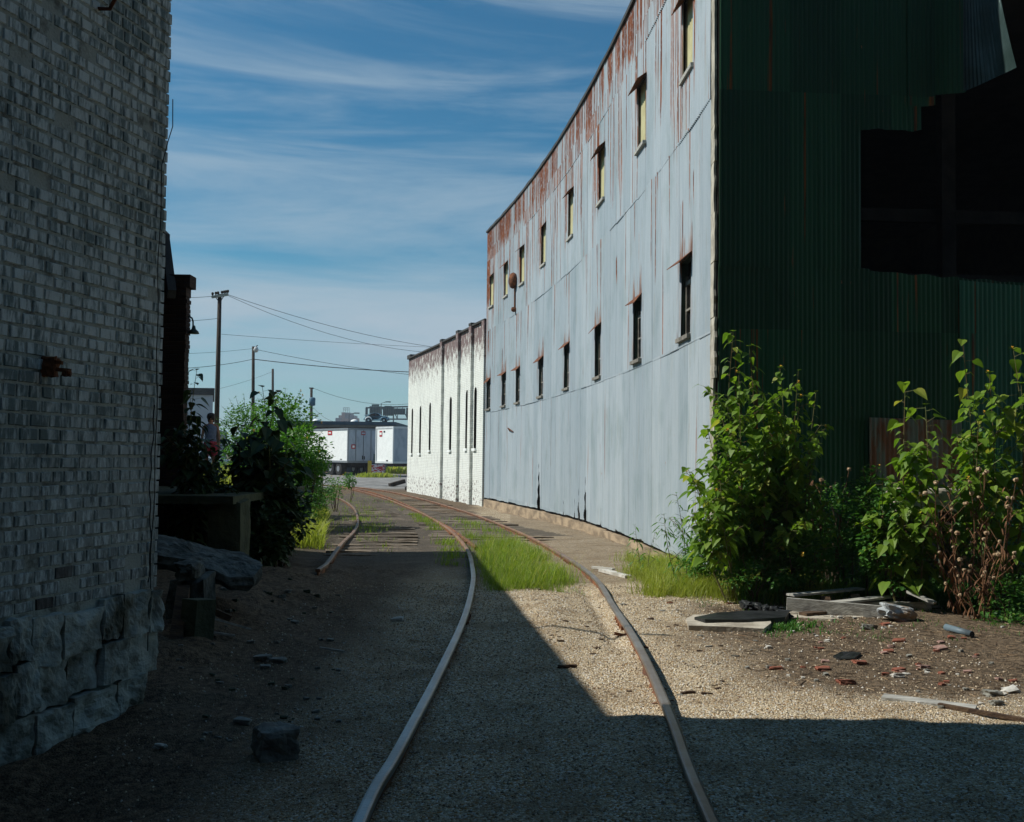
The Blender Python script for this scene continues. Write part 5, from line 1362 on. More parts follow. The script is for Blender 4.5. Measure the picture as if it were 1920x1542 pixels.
# right: big sunflower-like clump at the corner of the metal building
weed('tall_weed','tallest broad leaved weed at the corner of the metal warehouse','plant',
  [bt_(1400,11.9,1375,622),bt_(1415,12.0,1405,650),bt_(1440,12.1,1462,690),bt_(1395,11.8,1385,700),bt_(1430,11.7,1430,740),bt_(1450,11.9,1500,745)],M['sunleaf'],.145,1,58,HEART,8,'tall broad leaved weeds against the warehouse',3,low=.26)
weed('tall_weed','broad leaved weed leaning left across the lit corrugated wall','plant',
  [bt_(1370,11.7,1290,880),bt_(1375,11.6,1325,800),bt_(1380,11.6,1345,835),bt_(1365,11.5,1300,965),bt_(1385,11.4,1350,900)],M['sunleaf'],.15,2,36,HEART,6,'tall broad leaved weeds against the warehouse',low=.42)
weed('tall_weed','slender broad leaved weed with a sparse top before the dark front wall','plant',
  [bt_(1500,12.2,1497,695),bt_(1505,12.1,1530,735),bt_(1490,12.,1520,850),bt_(1520,11.9,1510,900)],M['sunleaf'],.125,3,26,HEART,5,'tall broad leaved weeds against the warehouse')
weed('tall_weed','broad leaved weed with drooping pale leaves before the rusty patch sheet','plant',
  [bt_(1700,11.6,1697,722),bt_(1690,11.4,1735,760),bt_(1710,11.5,1690,850),bt_(1680,11.3,1655,900),bt_(1720,11.3,1720,880)],M['sunleaf'],.19,4,34,HEART,5,'tall broad leaved weeds against the warehouse')
weed('tall_weed','tall broad leaved weed at the right edge with a bare leaning tip','plant',
  [bt_(1850,11.3,1805,640),bt_(1865,11.4,1855,700),bt_(1880,11.3,1900,655),bt_(1840,11.2,1835,790),bt_(1895,11.2,1915,720)],M['sunleaf'],.175,5,38,HEART,6,'tall broad leaved weeds against the warehouse',2)
# narrow leaved weed against lit wall
weed('narrow_leaf_weed','wispy narrow leaved weed in front of the lit wall foot','plant',
  [bt_(1290,12.6,1268,925),bt_(1300,12.5,1300,940),bt_(1275,12.6,1245,965),bt_(1310,12.3,1322,960)],M['bushleaf'],.12,6,34,LANCE,3,None,0,.007)
weed('narrow_leaf_weed','low wispy weed at the wall foot near the gravel','plant',
  [bt_(1205,14.2,1190,985),bt_(1215,14.1,1228,1000)],M['bushleaf'],.11,61,16,LANCE,2,None,0,.006)
# dense lower growth
def C(px,py,Y): return at(px,py,Y)
bushcrown('vine_bush','dense vine covered bush under the tallest weed beside the warehouse corner',[(C(1400,985,12.0),(.42,.35,.50)),(C(1450,920,12.2),(.45,.3,.5)),(C(1395,1020,11.8),(.22,.25,.3)),(C(1480,1040,11.8),(.45,.35,.35))],8500,.06,7,M['vineleaf'],'leafy bushes along the dark front wall',fl=1)
bushcrown('vine_bush','dark leafy bush in the hollow between the two tall weeds',[(C(1560,980,12.6),(.45,.3,.45)),(C(1600,1045,12.3),(.5,.3,.35))],3200,.055,8,M['vineleaf'],'leafy bushes along the dark front wall',gate=.1)
bushcrown('vine_bush','bright leafy bush below the rusty patch sheet',[(C(1660,1010,11.5),(.38,.3,.55)),(C(1700,1060,11.4),(.4,.3,.3)),(C(1630,960,11.9),(.28,.25,.45))],5200,.06,9,M['vineleaf'],'leafy bushes along the dark front wall',fl=1)
bushcrown('vine_bush','leafy bush filling the lower right edge',[(C(1860,1010,11.6),(.42,.3,.55)),(C(1880,1120,11.0),(.35,.35,.32)),(C(1840,900,11.9),(.3,.3,.5)),(C(1890,1170,10.5),(.28,.3,.12))],6500,.05,10,M['vineleaf'],'leafy bushes along the dark front wall')
bushcrown('low_bush','low leafy growth spilling onto the gravel left of the pallet',[(C(1420,1085,11.4),(.40,.22,.14)),(C(1470,1075,11.6),(.3,.2,.2))],1900,.055,71,M['vineleaf'],'leafy bushes along the dark front wall')
bushcrown('low_bush','low bright weeds at the foot of the lit wall left of the tall weed',[(C(1340,1060,12.3),(.35,.25,.22)),(C(1305,1045,12.8),(.2,.25,.18))],1500,.05,72,M['bushleaf'],'leafy bushes along the dark front wall')
# dead brown stalks
def deadplant(label,pairs,seed):
    r=random.Random(seed); b0=pairs[0][0]; root=empty('dead_weed',b0,label,'plant','dry brown weed stalks'); st=MB(); hds=[]; lf=MB()
    for base,top in pairs:
        L=stemline(base,top,.08,8,r); st.tube(L,[.009-.0008*i for i in range(9)],5)
        for k in range(7):
            i=r.randint(2,7); d=rdir(r,1.0).normalized(); e=L[i]+d*r.uniform(.12,.35); st.tube([L[i],(L[i]+e)/2+Vector((0,0,-.01)),e],[.004,.003,.002],4)
            if r.random()<.6: hd=MB(); hds.append(hd); hd.rock(e,(.032,.032,.03),r.random()*9,.2,None,3,.25)
            for j in range(3): leaf(lf,L[i].lerp(e,r.random()),rdir(r,-.8),.07,LANCE,.5,.3,r)
        for j in range(34): leaf(lf,L[r.randint(0,5)],rdir(r,-1.2),r.uniform(.04,.09),LANCE,.6,.5,r)
        hd=MB(); hds.append(hd); hd.rock(L[-1],(.045,.045,.04),r.random()*9,.2,None,3,.25)
    part(st,'stalk',M['deadstem'],root); [part(hd,'seed_head',M['seedhead'],root) for hd in hds]; part(lf,'withered_leaves',M['deadstem'],root)
deadplant('dead brown stalks with pale seed heads behind the plank pile',[bt_(1790,11.0,1755,905),bt_(1795,11.0,1782,910),bt_(1800,11.0,1735,925),bt_(1805,11.1,1822,925)],1)
deadplant('dead brown stalks leaning right at the lower right edge',[bt_(1850,10.9,1835,880),bt_(1860,10.9,1850,885),bt_(1870,11.0,1905,900),bt_(1840,10.8,1890,950)],2)
deadplant('low dead stalks rising beside the grey pipe',[bt_(1835,10.6,1800,1050),bt_(1845,10.6,1850,1000),bt_(1830,10.6,1872,1040),bt_(1820,10.7,1795,1000)],3)
deadplant('thin dead stalks in the gap before the dark lower wall',[bt_(1560,12.3,1592,880),bt_(1545,12.4,1540,900),bt_(1470,12.2,1455,800)],4)
# concrete block wall behind the plants
cw=empty('concrete_platform',(4.9,12.4,0),'broken pale concrete platform edge behind the drooping weeds','platform')
mb=MB(); a=at(1682,917,12.3); b=at(1848,917,12.3)
mb.rock(((a.x+b.x)/2,12.55,a.z-.13),(b.x-a.x,.5,.26),5,.95,None,10,.06); part(mb,'slab',M['pale_concrete'],cw)
mb=MB(); c=at(1815,1000,12.45); mb.box((c.x,12.6,.5),(.42,.36,1.1),None,0,.02,rnd); part(mb,'pier',M['concrete'],cw)
mb=MB(); c=at(1700,1000,12.45); mb.box((c.x,12.6,.5),(.1,.3,1.1),None,0,.02,rnd); part(mb,'pier',M['concrete'],cw)
# ---- left side plants (silhouettes)
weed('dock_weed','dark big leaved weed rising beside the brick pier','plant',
  [bt_(352,13.6,369,694),bt_(356,13.7,356,740),bt_(350,13.6,368,785),bt_(358,13.7,358,820)],M['shadedleaf'],.17,21,46,HEART,5,'shaded weeds on the dock',0,.012)
weed('dock_weed','large shade darkened broad leaved weed mass rising from the dock corner','plant',
  [bt_(500,14.9,492,726),bt_(495,15.0,522,735),bt_(510,15.1,485,790),bt_(480,14.8,455,800),bt_(505,14.9,540,820),bt_(490,15.,510,860),bt_(475,14.8,465,860),bt_(520,15.,548,880),bt_(500,14.6,500,900)],M['shadedleaf'],.235,22,34,HEART,3,'shaded weeds on the dock',0,.014)
bushcrown('dock_bush','dark leafy mass on the edge of the loading dock',[(C(480,880,15.2),(.45,.4,.45)),(C(430,905,15.4),(.55,.4,.2)),(C(530,960,15.0),(.42,.4,.5)),(C(490,1010,14.4),(.4,.4,.45))],5200,.09,23,M['shadedleaf'],'dark bushes around the dock')
bushcrown('dock_bush','low dark undergrowth against the brick pier',[(C(358,872,14.2),(.13,.3,.35)),(C(390,918,14.2),(.45,.3,.08))],1100,.08,24,M['shadedleaf'],'dark bushes around the dock')
bushcrown('lit_bush','sunlit green bush behind the dark dock weeds, nearest the person',[(C(462,812,31),(.85,.8,.95)),(C(440,862,31),(.45,.5,.5))],5600,.085,25,M['bushleaf'],'sunlit bushes along the siding')
bushcrown('lit_bush','largest sunlit green bush, peaked above the trailers',[(C(530,800,25),(.75,.8,.8)),(C(560,845,24),(.7,.7,.6)),(C(510,860,23),(.8,.8,.7)),(C(575,880,23.5),(.45,.5,.35))],12500,.085,26,M['bushleaf'],'sunlit bushes along the siding',fl=1)
bushcrown('lit_bush','small leafy bush reaching over the first trailer',[(C(590,862,27),(.42,.5,.38)),(C(568,905,26),(.4,.5,.4))],2500,.08,27,M['bushleaf'],'sunlit bushes along the siding')
bushcrown('flower_bush','low yellow flowered weeds where the siding meets the road',[(C(603,918,31),(.42,.5,.42)),(C(630,916,34),(.3,.4,.38)),(C(600,938,29),(.35,.5,.4))],1900,.07,28,M['bushleaf'],'flowering weeds by the siding',fl=1)
bushcrown('flower_bush','tiny yellow flowered weed standing alone left of the barrier',[(C(655,903,42),(.28,.3,.34))],420,.09,29,M['bushleaf'],'flowering weeds by the siding',fl=1,stems=2)
bushcrown('bank_bush','rounded yellow green bush on the bank above the siding',[(C(575,925,24.5),(.45,.6,.45)),(C(560,960,22),(.5,.6,.45))],4200,.06,30,M['bushleaf'],'sunlit bushes along the siding')
# ---- grass
def grass(name,label,n,samp,hmin,hmax,mat,seed,w=.006,lean=.45):
    mb=MB(); r=random.Random(seed); k=0; tries=0
    while k<n and tries<n*20:
        tries+=1; q=samp(r)
        if q is None: continue
        x,y,hs=q; k+=1; z=gh(x,y)-.01; h=r.uniform(hmin,hmax)*hs; a=r.uniform(0,6.283); l=r.uniform(.1,lean)*h*1.6
        dx,dy=math.cos(a)*l,math.sin(a)*l; b=a+r.uniform(1,2); wx,wy=math.cos(b)*w*.5*(.6+h*2),math.sin(b)*w*.5*(.6+h*2)
        V=[(x-wx,y-wy,z),(x+wx,y+wy,z),(x+dx*.4+wx*.8,y+dy*.4+wy*.8,z+h*.6),(x+dx*.4-wx*.8,y+dy*.4-wy*.8,z+h*.6),(x+dx,y+dy,z+h*r.uniform(.75,1.))]
        mb.add(V,[(0,1,2,3),(3,2,4)])
    return tag(mb.build(name,mat),label,'grass',kind='stuff')
def clumps(n,seed,f):
    r=random.Random(seed); L=[]; k=0
    while len(L)<n and k<n*40:
        k+=1; q=f(r)
        if q: L.append((q[0],q[1],q[2]*r.uniform(.5,1.25),r.uniform(.03,.13)))
    return L
def mid_ok(r):
    y=12.3+8.9*r.random()**1.2; xa=interp(PB,y).x+.2; xb=interp(PA,y).x-.30
    if y<17: xa=max(xa,-.45)
    x=r.uniform(xa,xb); d=N(x,y,1.4,8.)-.35*sst(.5,0.,xb-x)+.5*N(x,y,4.,2.)+.75*sst(12.2,13.8,y)-.42-.6*sst(17.5,21,y)
    return (x,y,.5+.7*sst(.0,.6,d+.3)) if d>-.30+.35*r.random() else None
CM=clumps(420,5,mid_ok)
def s_mid(r):
    c=CM[int(r.random()*len(CM))]; return (c[0]+r.gauss(0,c[3]),c[1]+r.gauss(0,c[3]*1.2),c[2])
grass('grass','bright green grass patch between the two main rails',15000,s_mid,.05,.24,M['grass'],1,.0055,.75)
grass('grass','dry seeding grass stalks rising from the patch between the rails',900,s_mid,.2,.36,M['drygrass'],12,.004,.5)
def right_ok(r):
    y=11.55+r.random()**1.3*5.2; x=r.uniform(1.25,CX_(max(y,13.3))-.12 if y>13.05 else 3.7)
    lim=11.75+.3*N(x,y,1.2,2.)-.3*sst(1.9,2.6,x)+.1*sst(3.0,3.4,x)
    if y<lim: return None
    if x<1.6+.25*N(x,y,1.7,5.) and y<15: return None
    d=N(x,y,1.1,7.)+.4*N(x,y,4.1,7.)+.6-.8*sst(14.2,15.8,y)-(.5 if x<1.8 else 0)
    return (x,y,1.) if d>.3*r.random() else None
CR=clumps(460,6,right_ok)
def s_right(r):
    c=CR[int(r.random()*len(CR))]; return (c[0]+r.gauss(0,c[3]),c[1]+r.gauss(0,c[3]*1.2),c[2])
grass('grass','yellow green grass along the foot of the metal warehouse',21000,s_right,.08,.30,M['drygrass'],2,.0055,.8)
grass('grass','darker grass beneath the tall weeds in front of the dark wall',9000,lambda r:(lambda x,y:(x,y,1) if y>11.35+.2*N(x,y,1.5,3.)+.5*sst(3.0,3.3,x)*(1-sst(4.0,4.4,x))-.3*sst(4.6,5.,x) else None)(r.uniform(2.5,6.2),r.uniform(10.8,12.8)),.08,.24,M['vineleaf'],3,.012)
def s_bank(r):
    y=r.uniform(17.8,42); bx=bank_x(y); x=bx+.35-abs(r.gauss(0,1))*1.3
    return (x,y,1.)
grass('grass','tall grass on the bank above the curved siding rail',16000,s_bank,.15,.5,M['drygrass'],4,.012)
def s_back(r):
    y=r.uniform(28,58); x=at(r.uniform(350,470),860,y).x; return (x,y,1.)
grass('grass','yellow field grass beyond the standing person',9000,s_back,.2,.5,M['drygrass'],5,.03)
def s_tufts(r):
    k=r.random()
    if k<.3: y=r.uniform(15,36); x=interp(PB,y).x+r.gauss(-.25,.12)
    elif k<.6: y=r.uniform(17,38); x=interp(PD,y).x+r.gauss(.15,.35)
    elif k<.75: y=r.uniform(19,30); x=interp(PA,y).x+r.gauss(-.6,.3)
    else: y=r.uniform(38,58); x=bank_x(y)+r.uniform(.2,5)
    return (x,y,1.) if N(x,y,1.5,4.)>.12 else None
grass('grass','sparse tufts of grass among the distant sleepers',4200,s_tufts,.04,.16,M['grass'],6,.012)
p0=gpt(706,895)
grass('grass','yellow weeds around the foot of the painted barrier',1500,lambda r:(p0.x+r.gauss(0,.48),p0.y-.4+r.gauss(0,.5),1.),.12,.42,M['drygrass'],7,.05)
def s_slab(r):
    q=gpt(r.gauss(1475,28),r.gauss(1176,6)); return (q.x,q.y,1.)
grass('creeping_weed','small green creeping weed beside the pale concrete slab',420,s_slab,.03,.07,M['vineleaf'],8,.02,.9)
def s_trail(r): return (r.uniform(-10.6,14),r.uniform(88.5,91.5),1.)
grass('sprouting_weed','tiny weeds sprouting across the brown soil near the pallet',500,lambda r:(lambda x,y:(x,y,1.) if N(x,y,2.,3.)>.12 else None)(r.uniform(2.,5.),r.uniform(9.3,11.4)),.02,.06,M['vineleaf'],14,.012,.9)
grass('grass','sunlit field grass seen beneath the right hand trailer',3000,s_trail,.3,.8,M['drygrass'],9,.12)
# ================================================================== DEBRIS
def gp2(px,py,dz=0.): return gpt(px,py,dz)
def plank(label,pa,pb,w,h,mat='greywood',name='plank',group=None,up=ZV,w2=None):
    mb=MB(); n=5; pts=[pa.lerp(pb,i/n) for i in range(n+1)]
    mb.beam(pa,pb,w,h,0,up,w2); return thing(mb,name,M[mat],label,'plank',group)
# pallet-like stack of grey planks
pl=empty('broken_pallet',gp2(1600,1150),'broken grey timber pallet lying at the edge of the weeds','pallet')
a=at(1475,1133,10.95); b=at(1690,1152,10.7)
mb=MB(); mb.beam(a,b,.05,.135,0,ZV); part(mb,'stringer',M['greywood'],pl)
mb=MB(); mb.beam(at(1560,1137,11.3),at(1745,1138,11.25),.05,.10); part(mb,'stringer',M['greywood'],pl)
mb=MB(); mb.beam(at(1500,1128,11.75),at(1760,1133,11.75),.05,.10); part(mb,'stringer',M['greywood'],pl)
for pa,pb,w in (((1482,1116,11.1),(1614,1104,11.7),.12),((1560,1131,11.0),(1700,1115,11.6),.13),((1590,1140,10.9),(1775,1136,11.5),.1)):
    mb=MB(); mb.beam(at(*pa),at(*pb),w,.022); part(mb,'deck_board',M['greywood'],pl)
mb=MB(); mb.beam(at(1545,1122,11.3),at(1552,1140,11.2),.1,.08); mb.beam(at(1602,1118,11.4),at(1606,1136,11.3),.1,.08); part(mb,'spacer_block',M['brownwood'],pl)
plank('pale grey board tilted down at the right end of the pallet',at(1702,1109,11.2),at(1753,1131,11.0),.09,.025)
plank('dark rotten board lying under the pallet',gp2(1505,1152,.02),gp2(1560,1146,.03),.12,.03,'brownwood')
plank('grey board half buried in gravel at the lower right',gp2(1655,1308,.005),gp2(1830,1330,.0),.13,.03)
plank('long thin board running out of the right edge in the gravel',gp2(1760,1322,.012),gp2(1930,1352,.012),.035,.025,'brownwood')
plank('short grey board lying on gravel right of the rail by the grass',gp2(1128,1069,.02),gp2(1178,1082,.02),.10,.04,'pale_stone')
plank('second pale board lying behind the short grey one by the grass',gp2(1112,1064,.02),gp2(1150,1068,.03),.07,.03,'pale_stone')
# concrete slab in ground
def flat(label,pix,h,mat,name,cat,dz=0.,seed=1,rough=.006):
    r=random.Random(seed); pts=[gp2(x,y) for x,y in pix]; zb_=sum(p.z for p in pts)/len(pts)-.02; mb=MB(); n=len(pts)
    c=sum(pts,Vector())/n
    top=[Vector((p.x,p.y,zb_+h+dz+r.uniform(-rough,rough))) for p in pts]; mid=[c.lerp(t_,.55)+ZV*(zb_+h+dz-t_.z*0-c.z*.45-t_.z*.55+r.uniform(-rough,rough)*.6) if False else Vector((c.x+(t_.x-c.x)*.55,c.y+(t_.y-c.y)*.55,zb_+h+dz+r.uniform(-rough,rough))) for t_ in top]
    bot=[Vector((p.x,p.y,zb_-.03)) for p in pts]
    V=bot+top+mid+[Vector((c.x,c.y,zb_+h+dz))]
    Fc=[(i,(i+1)%n,n+(i+1)%n,n+i) for i in range(n)]+[(n+i,n+(i+1)%n,2*n+(i+1)%n,2*n+i) for i in range(n)]+[(2*n+i,2*n+(i+1)%n,3*n) for i in range(n)]
    mb.add(V,Fc); return thing(mb,name,M[mat],label,cat)
flat('flat pale concrete slab half sunk in the gravel',[(1286,1166),(1291,1182),(1360,1185),(1432,1187),(1446,1178),(1440,1160),(1380,1158),(1300,1158)],.06,'pale_concrete','concrete_slab','slab')
flat('dark flat sheet standing in for the shadow on the pale slab',[(1302,1167),(1322,1176),(1400,1173),(1472,1171),(1480,1161),(1400,1157),(1345,1161)],.085,'blackplastic','slab_shadow','scrap')  # dark sheet laid where shadow falls on the slab
flat('tan concrete slab lying in front of the pallet',[(1478,1158),(1560,1164),(1620,1158),(1600,1148),(1480,1148)],.03,'pale_concrete','concrete_slab','slab')
flat('dark green flat scrap lying among the brick fragments',[(1562,1233),(1575,1239),(1600,1238),(1615,1229),(1600,1226),(1578,1227)],.03,'blackplastic','tar_scrap','scrap',0,5,.012)
def crumple(label,pix,h,seed,mat='blackplastic'):
    r=random.Random(seed); c=gp2(*pix[0]); mb=MB()
    for k,(x,y,s) in enumerate([(p[0],p[1],p[2]) for p in pix[1:]]):
        q=gp2(x,y,.02); mb.rock(q+ZV*(h*.3),(s*1.5,s*.7,h*(1+.4*r.random())),seed+k,.35,Matrix.Rotation(r.uniform(0,3),3,'Z'),5,.45)
    return thing(mb,'plastic_scrap',M[mat],label,'scrap')
crumple('crumpled black plastic sheeting left of the pallet',[(1430,1140),(1400,1140,.14),(1425,1144,.16),(1448,1150,.14),(1465,1155,.12)],.07,3)
# crumpled bottle
p=gp2(1683,1160,.02); bo=empty('plastic_bottle',p,'large crumpled cloudy plastic bottle in front of the pallet','bottle')
mb=MB(); q=Matrix.Rotation(R(12),3,'Y')@Matrix.Rotation(R(8),3,'Z'); prof=[(.01,-.17),(.045,-.165),(.07,-.13),(.062,-.08),(.072,-.04),(.06,.02),(.07,.07),(.05,.12),(.025,.155)]
mb.rock(p+ZV*.06,(.33,.15,.13),6,.45,q,9,.22); part(mb,'bottle_body',M['plastic'],bo,False)
mb=MB(); mb.lathe(p+ZV*.075+q@Vector((.17,0,0)),[(.022,-.015),(.022,.02)],8,'x',0,q); part(mb,'cap',M['bluepipe'],bo)
# pipe
p=gp2(1822,1190,.03); mb=MB(); a=p; b=p+Vector((-.12,.28,.02)); mb.tube([b,a],.032,12,0,True); pp=thing(mb,'drain_pipe',M['bluepipe'],'short grey blue pipe end poking out of the weeds','pipe',None,True)
mb=MB(); mb.tube([a+Vector((.0012,-.003,0)),a+Vector((.002,-.005,0))],.03,12); part(mb,'pipe_bore',M['black'],pp)
# brick fragments
r=random.Random(41)
def frag(px,py,w,mat,name,cat,label,group,hf=.45,dep=.7,seed=None):
    s=w*.5
    p=gp2(px,py); sc2=p.y/1950; W=w*sc2; mb=MB()
    rot=Matrix.Rotation(r.uniform(-.5,.5),3,'Z')@Matrix.Rotation(r.uniform(-.2,.2),3,'X')@Matrix.Rotation(r.uniform(-.15,.15),3,'Y')
    mb.rock((0,0,0),(W,W*dep,W*hf),r.random()*90,.8,rot,3,.22); o=mb.build(name,M[mat]); o.location=p+ZV*(W*hf*.28); tag(o,label,cat,group)
named=[((1455,1255),30,'redbrick','red brick shard lying farthest left of the brick shards'),((1543,1256),32,'redbrick','red brick shard just below left of the dark green scrap'),
 ((1612,1244),30,'redbrick','flat red brick shard right of the dark green scrap'),((1685,1258),30,'redbrick','thick orange brick lump above the white stones'),((1585,1281),40,'redbrick','long flat red brick shard nearest the rail side gravel'),
 ((1665,1222),24,'redbrick','small red brick shard above the flat shard'),((1730,1252),28,'pinkbrick','dull pink brick shard right of the orange lump'),((1686,1203),28,'redbrick','brown orange brick piece below the plastic bottle'),
 ((1764,1217),28,'pinkbrick','pale pink brick lump near the weeds'),((1660,1172),22,'redbrick','reddish lump right under the plastic bottle')]
for (xy,w,mt,lb2) in named: frag(xy[0],xy[1],w*.78,mt,'brick_fragment','brick fragment',lb2,None,.26)
for i in range(34):
    px=r.uniform(1430,1900); py=r.uniform(1195,1320)
    if py>1250+ (px-1430)*.2: continue
    frag(px,py,r.uniform(7,16),r.choice(['redbrick','redbrick','pinkbrick']),'brick_fragment','brick fragment','small brick crumb scattered over the brown soil','small brick crumbs',.4)
st_named=[((1630,1180),28,'stone','grey flat stone below the pallet'),((1683,1270),22,'pale_stone','long white stone below the orange brick lump'),((1700,1266),12,'pale_stone','small white stone right beside the long white one'),
 ((1551,1203),10,'pale_stone','single white pebble on the soil below the pale slab'),((1862,1305),30,'stone','dark lumpy rock at the lower right'),((1868,1321),24,'stone','pale grey rock below the dark lumpy rock'),((1895,1300),30,'pale_stone','white stone at the right edge of the soil'),
 ((1460,1168),24,'pale_stone','pale round stone at the end of the concrete slab'),((1688,1166),20,'pinkbrick','slanted pale pink stone beside the plastic bottle')]
for (xy,w,mt,lb2) in st_named: frag(xy[0],xy[1],w,mt,'stone','stone',lb2,None,.4)
for i in range(46):
    px=r.uniform(1400,1905); py=r.uniform(1150,1335)
    if py>1262+(px-1430)*.2: continue
    frag(px,py,r.uniform(4,10),r.choice(['pale_stone','stone','stone']),'small_stone','stone','small pale or grey stone scattered over the brown soil','small stones on the soil',.6)
for (px,py) in ((1520,1147),(1545,1150),(1500,1154),(1580,1152),(1560,1158),(1610,1150),(1490,1148),(1575,1160),(1530,1157),(1625,1155),(1648,1160)):
    frag(px,py,r.uniform(5,9),'pale_stone','white_chip','stone','white chip on the tan slab before the pallet','white chips before the pallet',.7)
def litter():
    mb=MB(); r=random.Random(17); k=0
    while k<1500:
        y=r.uniform(6.3,12.2); x=r.uniform(1.3,6.2); z=zone(x,y)
        if r.random()>z[0]+.05 : continue
        k+=1; a=r.uniform(0,3.14); l=r.uniform(.02,.11)*(1.6 if r.random()<.1 else 1); c=Vector((x,y,gh(x,y)+.004)); d=Vector((math.cos(a),math.sin(a)*.8,r.uniform(-.05,.08)))*l/2
        mb.beam(c-d,c+d,r.uniform(.002,.006),.003,0 if r.random()<.6 else 1)
    tag(mb.build('litter',[M['brownwood'],M['seedhead']]),'fine twigs and straw littering the brown soil','litter',kind='stuff')
litter()
# dark clods and leaves on gravel
for i in range(70):
    px=r.uniform(1000,1420); py=r.uniform(1105,1320)
    q=gpt(px,py); 
    if q.x<.6-.097*(q.y-6.46): continue
    frag(px,py,r.uniform(4,13),r.choice(['brownwood','brownwood','stone','rust']),'wood_chip','wood chip','small dark wood chip on the pale gravel','small wood chips on the gravel',.25,.5)
for (xy,w,lb2) in (((1065,1252),34,'dark flat bark piece across the shadow edge'),((1290,1300),26,'thin dark bark strip right of the rail'),((1325,1302),20,'smaller dark bark strip beyond the first'),((1165,1192),26,'rusty clod against the right hand rail'),((1205,1215),22,'dark red clod just right of the right hand rail')):
    frag(xy[0],xy[1],w,'brownwood' if 'bark' in lb2 else 'rust','bark_piece' if 'bark' in lb2 else 'rusty_clod','debris',lb2,None,.2,.35)
# shade-side rubble
p=gp2(515,1418); mb=MB(); mb.rock(p+ZV*.07,(.20,.2,.17),5,.88,Matrix.Rotation(.5,3,'Z'),9,.13); thing(mb,'stone_block',M['stone'],'largest broken stone block on the shaded ground at lower left','stone')
for (px,py,w,lb2) in ((300,1402,22,'small square stone by the foundation of the whitewashed building'),(492,1238,28,'flat pale stone on the shaded rubble slope'),(497,1253,18,'bluish shard right below the flat pale stone'),(470,1206,14,'small bluish shard above the flat pale stone'),(454,1357,30,'low flat stone behind the largest block'),(412,1282,12,'small pale shard left on the rubble slope'),(745,1165,22,'white scrap lying between rails in the shade'),(522,1242,26,'brownish stone right of the flat pale stone')):
    frag(px,py,w,'stone' if 'white' not in lb2 else 'pale_stone','stone','stone',lb2,None,.4)
for i in range(70):
    px=r.uniform(330,640); py=r.uniform(1080,1400)
    frag(px,py,r.uniform(4,13),r.choice(['stone','stone','concrete']),'rubble_piece','stone','small rubble piece on the shaded slope at left','shaded rubble pieces',.5)
for i in range(26):
    px=r.uniform(700,900); py=r.uniform(1080,1110)
    pass
# fallen stalks on the dark side
for i,(a_,b_) in enumerate((((400,1160),(470,1180)),((600,1215),(645,1222)),((390,1185),(440,1192)))):
    plank(('thin dry stick below the broken slab','dry stick on the dark soil midway down the rubble slope','second thin stick lower on the rubble')[i],gp2(*a_,.04),gp2(*b_,.03),.02,.015,'greywood','stick')
